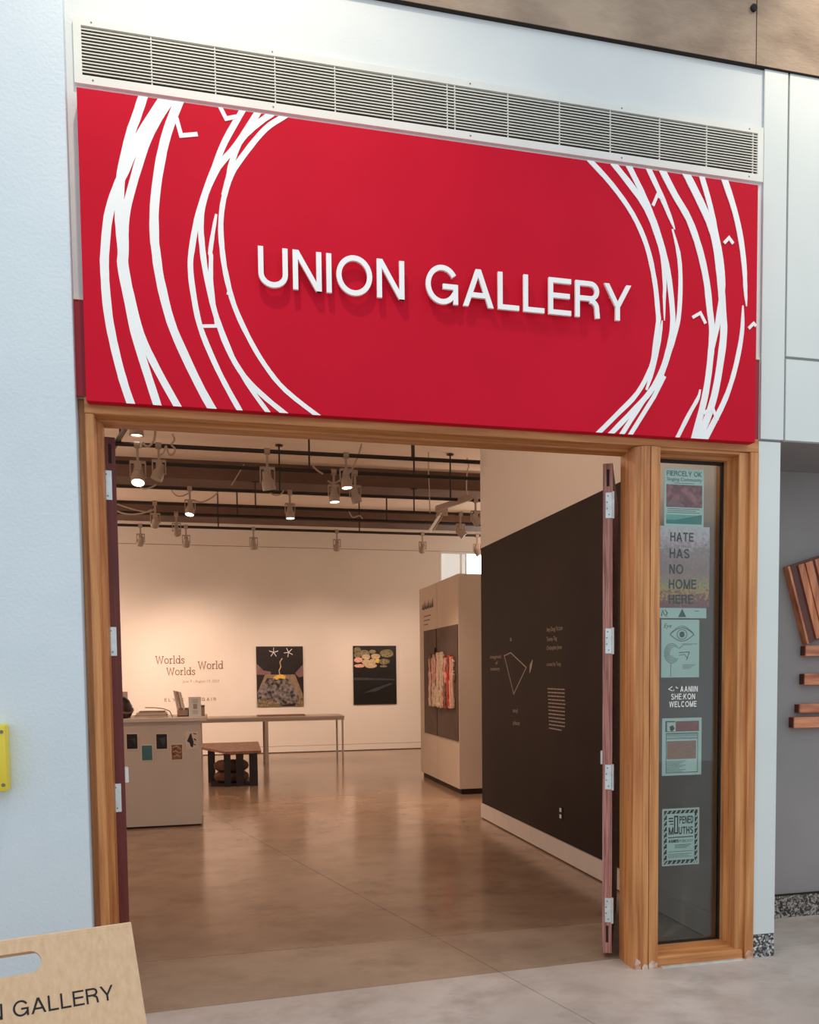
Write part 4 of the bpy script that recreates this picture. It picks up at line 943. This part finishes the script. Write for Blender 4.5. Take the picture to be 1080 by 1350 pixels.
# ---- wall lettering on the back wall
fw = lambda X, Z, k: (X, YB-.004*k, Z)
wlt = thing('exhibition_lettering', (-.4, YB, 1.2), 'grey slab serif exhibition title lettering on the back wall', 'lettering')
def slab_word(word, u0, u1, vb, vt):
    a = at(u0, vb, YB); b = at(u1, vb, YB); zt = at(u0, vt, YB).z; H = zt-a.z; s = .11
    G = {'W': (1.25, [[(.1, 1), (.36, 0), (.62, .95), (.88, 0), (1.15, 1)], [(0, .96), (.26, .96)], [(1.0, .96), (1.25, .96)]]),
         'o': (.68, [arc(.34, .34, .28, .32, 0, 360, 18)]), 'r': (.5, [[(.02, .64), (.16, .64), (.16, .0)], [(.02, .03), (.34, .03)], [(.16, .42), (.26, .6), (.42, .66), (.48, .58)]]),
         'l': (.34, [[(.02, 1.02), (.17, 1.02), (.17, .03)], [(.02, .03), (.32, .03)]]), 'd': (.74, [arc(.32, .34, .26, .32, 0, 360, 18), [(.44, 1.02), (.6, 1.02), (.6, .03), (.72, .03)]]),
         's': (.52, [[(.46, .48), (.44, .6), (.26, .67), (.1, .6), (.1, .46), (.26, .37), (.42, .28), (.44, .12), (.26, .0), (.08, .06), (.06, .2)]])}
    tot = sum(G[c][0]+.06 for c in word)-.06; k = (b.x-a.x)/tot; x = a.x; m = MB()
    for c in word:
        for st in G[c][1]: stroke(m, [(x+p[0]*k, a.z+p[1]*H) for p in st], s*H, fw)
        x += (G[c][0]+.06)*k
    m.build('word', 'ink_brown', wlt)
slab_word('Worlds', 205, 243.5, 875, 865); slab_word('World', 261, 294.5, 882, 872); slab_word('Worlds', 219.5, 257.5, 890, 880.5)
m = MB(); a = at(240, 900, YB); b = at(289, 900, YB); type_line(m, 'June 9 - August 19, 2023', a.x, b.x, a.z, fw, .055, .25); m.build('date_line', 'ink_grey', wlt)
m = MB(); a = at(217, 925, YB); b = at(285, 925, YB); caps(m, 'ELYSE LONGAIR', a.x, b.x, a.z, .065, fw, .14, .55); m.build('name_line', 'ink_brown', wlt)
# ---- lettering on the dark wall
fd = lambda Y, Z, k: (XW-(.0015 if k else -.001), Y, Z)
def dk(u, v): p = atx(u, v, XW); return (p.y, p.z)
dl = thing('dark_wall_lettering', (XW, 3.3, 1.0), 'pale word diagram and text block on the dark painted wall', 'lettering')
q = [dk(665, 864.5), dk(673.5, 860.5), dk(694, 880), dk(677.5, 915)]
m = MB(); stroke(m, [q[0], q[1], q[2], q[3]], .010, fd, True); m.build('quadrilateral', 'ink_pale', dl)
def dtext(s, u0, u1, vb, hpx, mm='ink_pale'):
    a = dk(u0, vb); b = dk(u1, vb); zt = dk(u0, vb-hpx)[1]; V, F = typeset(s); xs = [v[0] for v in V]
    k = (a[0]-b[0])/(max(xs)-min(xs)); m = MB()
    m.add([fd(a[0]-(v[0]-min(xs))*k, a[1]+v[1]*(zt-a[1])/.73, 1) for v in V], F); m.build('word', mm, dl)
dtext('imagined', 646.5, 660.5, 868.5, 5); dtext('of', 653.5, 656.5, 876, 5); dtext('memory', 647, 659, 884, 5); dtext('and', 676.5, 682.5, 939, 6); dtext('place', 677, 685.5, 955, 6)
dtext('a', 672.5, 675, 845, 6); 
m = MB(); a = dk(702.5, 870); b = dk(698.5, 887); c = dk(700, 878); stroke(m, [a, c, b], [.01, .05, .012], fd); m.build('mark', 'ink_pale', dl)
dtext('Amy Dong Yat Lam', 721, 742, 833, 6); dtext('Tommy Ting', 721, 734.5, 845.5, 6); dtext('Christopher Jones', 721, 741, 857, 6); dtext('curated by Tong', 721, 739.5, 878, 5)
m = MB()
for i in range(12):
    v0 = 908+4.7*i; a = dk(722.5+.15*i, v0); b = dk((745.5 if i < 11 else 741), v0+1.0+.2*i); seg = 5; s0 = 0
    while s0 < 1:
        s1 = min(1, s0+random.uniform(.1, .25)); stroke(m, [(a[0]+(b[0]-a[0])*s0, a[1]+(b[1]-a[1])*s0), (a[0]+(b[0]-a[0])*(s1-.03), a[1]+(b[1]-a[1])*(s1-.03))], .010, fd); s0 = s1
m.build('text_block', 'ink_pale', dl)
p = atx(740, 1072, XW)
o = thing('wall_outlet', (XW, p.y, p.z), 'dark wall outlet with two pale sockets low on the dark wall', 'outlet')
MB().bbox((XW-.006, p.y-.04, p.z-.06), (XW+.002, p.y+.04, p.z+.06), .002).build('plate', 'ink_black', o)
for s_ in (-1, 1): MB().bbox((XW-.009, p.y-.018, p.z+s_*.027-.016), (XW-.004, p.y+.018, p.z+s_*.027+.016), .002).build('socket', 'glue_white', o)

# ---- pipe grid
PZ = 4.0; PYS = [5.32, 6.11, 7.37, 8.40, 9.18, 10.28]; names = ['first', 'second', 'third', 'fourth', 'fifth', 'sixth']
for i, y in enumerate(PYS):
    pg = thing('ceiling_pipe', (0, y, PZ), 'black horizontal lighting pipe, %s from the entrance, under the gallery ceiling' % names[i], 'pipe', 'lighting pipes under the gallery ceiling')
    MB().tube([(-4.9, y, PZ), (7.9, y, PZ)], .023, 10).build('pipe', 'pipe_black', pg, True)
    rods = {0: (594, 400), 1: (408, 546), 2: (369, 594), 3: (337, 546), 4: (313, 510), 5: (288, 474)}[i]
    v0 = {0: 600, 1: 620, 2: 647, 3: 667, 4: 681, 5: 697}[i]
    xs = [at(u, v0, y).x for u in rods]
    if i == 0: xs = [-.9, 2.2]
    for x in xs+[-3.2, 5.8]:
        top = GZ if not (8.4 <= y <= 9.03) else 4.353
        rd = MB().tube([(x, y, PZ), (x, y, top)], .011, 6).build('rod', 'pipe_black', pg)
        MB().lathe([(.05, 0), (.05, .012), (.02, .02)], (x, y, top-.02), 12).build('flange', 'pipe_black', rd)
a = atz(146, 596, PZ+.03); b = atz(168, 560, PZ+.03)
o = thing('cross_pipe', a, 'short slanting black pipe over the first lighting pipe beside the left door leaf', 'pipe')
MB().tube([a, b, b+(b-a)*.5], .026, 8).build('pipe', 'pipe_black', o, True); MB().lathe([(.035, -.03), (.035, .03)], a, 10).build('coupling', 'pipe_black', o)

# ---- track spotlights
clampM = None
def fixture(u, v, pi, aim, lit, size=1.0, energy=0, drop=0, label=None, spot=.9):
    y = PYS[pi] if pi >= 0 else aim[3]; z = PZ
    x = at(u, v, y).x; k = size
    state = 'lit' if lit else 'unlit'
    lab = label or '%s grey spotlight clamped to the %s lighting pipe from the entrance' % (state, names[pi])
    o = thing('track_spotlight', (x, y, z), lab, 'spotlight', 'spotlights on the lighting pipes')
    cl = MB().lathe([(.036, -.03), (.036, .03)], (0, 0, 0), 10)
    for q in cl.v: q[:] = (q.z, q.y, q.x)
    cl.box((-.012, -.012, -.15*k), (.012, .012, -.02)); cl.v = [q+Vector((x, y, z)) for q in cl.v]; cl.build('clamp', 'fixture', o)
    pv = Vector((x, y, z-.27*k))
    yk = MB(); yk.box((x-.066*k, y-.02, z-.165*k), (x+.066*k, y+.02, z-.145*k))
    for s in (-1, 1): yk.box((x+s*.066*k-.005, y-.016, z-.29*k), (x+s*.066*k+.005, y+.016, z-.15*k))
    yk.box((x-.03*k, y-.03*k, z-.23*k), (x+.03*k, y+.03*k, z-.15*k)); yk.build('yoke', 'fixture', o)
    d = (Vector(aim[:3])-pv).normalized(); R = Vector((0, 0, -1)).rotation_difference(d).to_matrix()
    def place(mb): mb.v = [pv+R @ (q*k) for q in mb.v]; return mb
    hd = place(MB().lathe([(.02, .09), (.035, .085), (.042, .05), (.044, .02), (.058, 0), (.062, -.06), (.062, -.085), (.056, -.085), (.054, -.07), (.05, -.05)], (0, 0, 0), 18)).build('head', 'fixture', o, True)
    place(MB().lathe([(.0555, -.084), (.0555, -.07)], (0, 0, 0), 16)).build('lens', 'lens_lit' if lit else 'lens_off', hd)
    if energy: lamp('spot_lamp', 'SPOT', tuple(pv+d*.1*k), tuple(aim[:3]), energy, WARM, parent=o, spot_size=spot, spot_blend=.9, shadow_soft_size=.05)
    return o
WALL = lambda x, z=1.4: (x, YB, z)
P1 = 'first lighting pipe'
fixture(181, 588, 0, (-.75, 3.6, 0), True, 1.15, 60, spot=1.2, label='large lit grey spotlight on the first lighting pipe beside the coiled cord')
fixture(209, 590, 0, (-1.6, 5.0, .8), False, 1.0, label='unlit grey spotlight with coiled cord on the first lighting pipe')
fixture(352, 594, 0, (1.3, 5.8, 0), False, 1.15, label='unlit grey spotlight on the first lighting pipe, away from any cord')
fixture(456, 598, 0, (1.75, 5.0, 0), True, 1.0, 120, spot=1.2, label='lit grey spotlight on the first lighting pipe beside the long sagging cord')
fixture(440, 621, 1, (1.7, 5.9, 0), True, 1.0, 120, spot=1.2, label='lit grey spotlight on the second lighting pipe where the long cord ends')
fixture(468, 622, 1, (2.9, 6.9, .3), True, 1.0, 150, spot=1.1, label='lit grey spotlight on the second lighting pipe turned towards the kiosk')
fixture(250, 641, 2, (-.75, 6.3, 0), True, .95, 100, spot=1.1, label='lit grey spotlight with sagging cord on the third lighting pipe')
fixture(382, 648, 2, (1.1, 7.1, 0), True, .95, 120, spot=1.2, label='lit grey spotlight beside a rod on the third lighting pipe')
fixture(204, 656, 3, WALL(-1.7, 1.3), True, .95, 290, spot=.95, label='grey spotlight on the fourth lighting pipe where two cords droop')
fixture(232, 665, 4, WALL(.1, 1.3), True, .9, 290, spot=1.0, label='grey spotlight on the fifth lighting pipe turned towards the back wall')
fixture(607, 679, 3, (6.8, 7.8, .5), False, 1.0, 0, label='unlit grey spotlight beside the angled bracket on the fourth lighting pipe')
fixture(185, 692, 5, WALL(-2.4, 1.1), True, .9, 170, spot=1.2, label='spotlight on the sixth lighting pipe between left door leaf and exhibition title')
fixture(245, 693, 5, WALL(-.6, 1.1), True, .9, 190, spot=1.2, label='spotlight on the sixth lighting pipe above the exhibition title lettering')
fixture(334, 696, 5, (1.05, 10.9, .8), True, .95, 130, spot=1.3, label='lit spotlight on the sixth lighting pipe above the rock heap picture')
fixture(444, 699, 5, WALL(2.0, 1.1), True, .9, 205, spot=1.2, label='spotlight on the sixth lighting pipe between the two wall pictures')
fixture(557, 702, 5, WALL(3.7, 1.1), True, .9, 170, spot=1.2, label='spotlight on the sixth lighting pipe beside the kiosk')
fixture(629, 700, 5, (6.2, 9.5, .8), False, 1.0, 0, label='unlit spotlight on the sixth lighting pipe at the dark partition corner')
fixture(627, 660, 2, (6.0, 7.4, .8), False, 1.0, 0, label='unlit spotlight on the third lighting pipe at the dark partition corner')
# recessed downlight close to the entrance
p = atz(180, 572, 4.1)
o = thing('pendant_spotlight', (p.x, p.y, GZ), 'lit grey spotlight just behind the door head near the left jamb', 'spotlight')
MB().lathe([(.015, 0), (.015, .42)], (p.x, p.y, GZ-.42), 8).build('stem', 'fixture', o); hd = MB().lathe([(.03, .10), (.06, .09), (.07, .02), (.075, -.05), (.06, -.05), (.058, -.03)], (p.x, p.y, p.z+.03), 18).build('head', 'fixture', o, True)
MB().lathe([(.055, 0), (.055, .008)], (p.x, p.y, p.z-.008), 16).build('lens', 'lens_lit', hd)
# ---- projector arm on the right
a = at(571, 668, 7.9); b = at(628, 652, 7.6)
o = thing('projector_bracket', (a.x, 7.9, PZ), 'white angled metal bracket with hanging tube on the fourth lighting pipe', 'bracket')
a2 = at(575, 671, 8.0); b2 = at(622, 655, 7.0)
MB().prism([(-.06, -.04), (.06, -.04), (.06, .04), (-.06, .04)], lambda p, k: tuple((b2 if k else a2)+Vector((0, p[0], p[1])))).build('arm', 'fixture', o)
c = at(582, 676, 8.35); d_ = at(566, 701, 8.35)
MB().tube([c, d_], .022, 8).build('hanging_tube', 'glue_white', o, True); MB().tube([c+Vector((.05, 0, 0)), d_+Vector((.06, 0, .02))], .012, 6).build('hanging_tube', 'fixture', o, True)
cc = at(582, 672, 8.38); MB().bbox(cc+Vector((-.08, -.05, -.1)), cc+Vector((.09, .05, .06)), .006).build('clamp_block', 'fixture', o)
dd_ = at(590, 683, 8.4); MB().bbox(dd_+Vector((-.14, -.03, -.05)), dd_+Vector((.1, .03, .05)), .004).build('plate', 'ink_brown', o)
# ---- cords
def cord(pts, pi, label, r=.009):
    y = PYS[pi]-(.06 if label.startswith('lower') else 0); P3 = [at(u, v, y-.03) for u, v in pts]; pp, _ = smooth_pts([(p.x, p.z) for p in P3], 1.0, 5)
    o = MB().tube([(q[0], y-.03, q[1]) for q in pp], r, 6).build('power_cord', 'cord', None, True, origin=(pp[0][0], y-.03, pp[0][1])); tag(o, label, 'cord', 'power cords on the lighting pipes')
cord([(205, 566), (203, 580), (197, 588), (191, 587), (188, 583), (186, 590)], 0, 'looped grey cord on the first lighting pipe above the lit spotlight', .013)
cord([(227, 572), (230, 580), (226, 586), (231, 592), (228, 599), (222, 598), (219, 588), (216, 596), (211, 600)], 0, 'coiled grey cord on the first lighting pipe beside the unlit spotlight', .010)
cord([(477, 585), (472, 602), (462, 622), (450, 632), (440, 637), (432, 634)], 1, 'long sagging grey cord hanging to the second lighting pipe spotlights', .011)
cord([(412, 614), (418, 620), (426, 625)], 1, 'short grey cord end left on the second lighting pipe', .010)
cord([(181, 638), (188, 644), (198, 643), (206, 639)], 2, 'shallow grey cord loop under the third lighting pipe beside the left leaf', .010)
cord([(226, 646), (232, 653), (240, 654), (249, 650)], 2, 'grey cord sagging into the lit spotlight on the third lighting pipe', .009)
cord([(256, 660), (266, 662), (278, 657), (288, 649)], 3, 'grey cord stretched along the fourth lighting pipe', .010)
cord([(151, 663), (165, 668), (182, 673), (196, 675), (204, 671)], 4, 'grey cord drooping from the fifth lighting pipe beside the left leaf', .012)
cord([(151, 671), (160, 676), (174, 678), (190, 676), (200, 672)], 4, 'lower grey cord drooping from the fifth lighting pipe', .012)
cord([(322, 612), (316, 622), (310, 632), (305, 640)], 2, 'straight pale cord slanting down to the third lighting pipe', .008)
cord([(356, 650), (364, 653), (371, 651), (374, 646)], 2, 'small grey cord loop at the third lighting pipe rod', .009)
cord([(460, 674), (465, 682), (474, 680), (478, 684)], 4, 'kinked grey cord on the fifth lighting pipe', .010)
cord([(565, 596), (565, 620), (566, 645), (567, 676)], 2, 'pale cord hanging straight down past the third lighting pipe', .008)
cord([(616, 604), (618, 614), (616, 622), (615, 642), (616, 656)], 2, 'curly pale cord hanging beside the dark partition', .009)

for o in bpy.data.objects:
    if o.parent and o.name.split('.')[0] in ('text_lines', 'marks', 'lettering', 'screws', 'zigzag', 'diagram', 'text_block', 'syllabics', 'fan', 'thread'): o['kind'] = 'stuff'
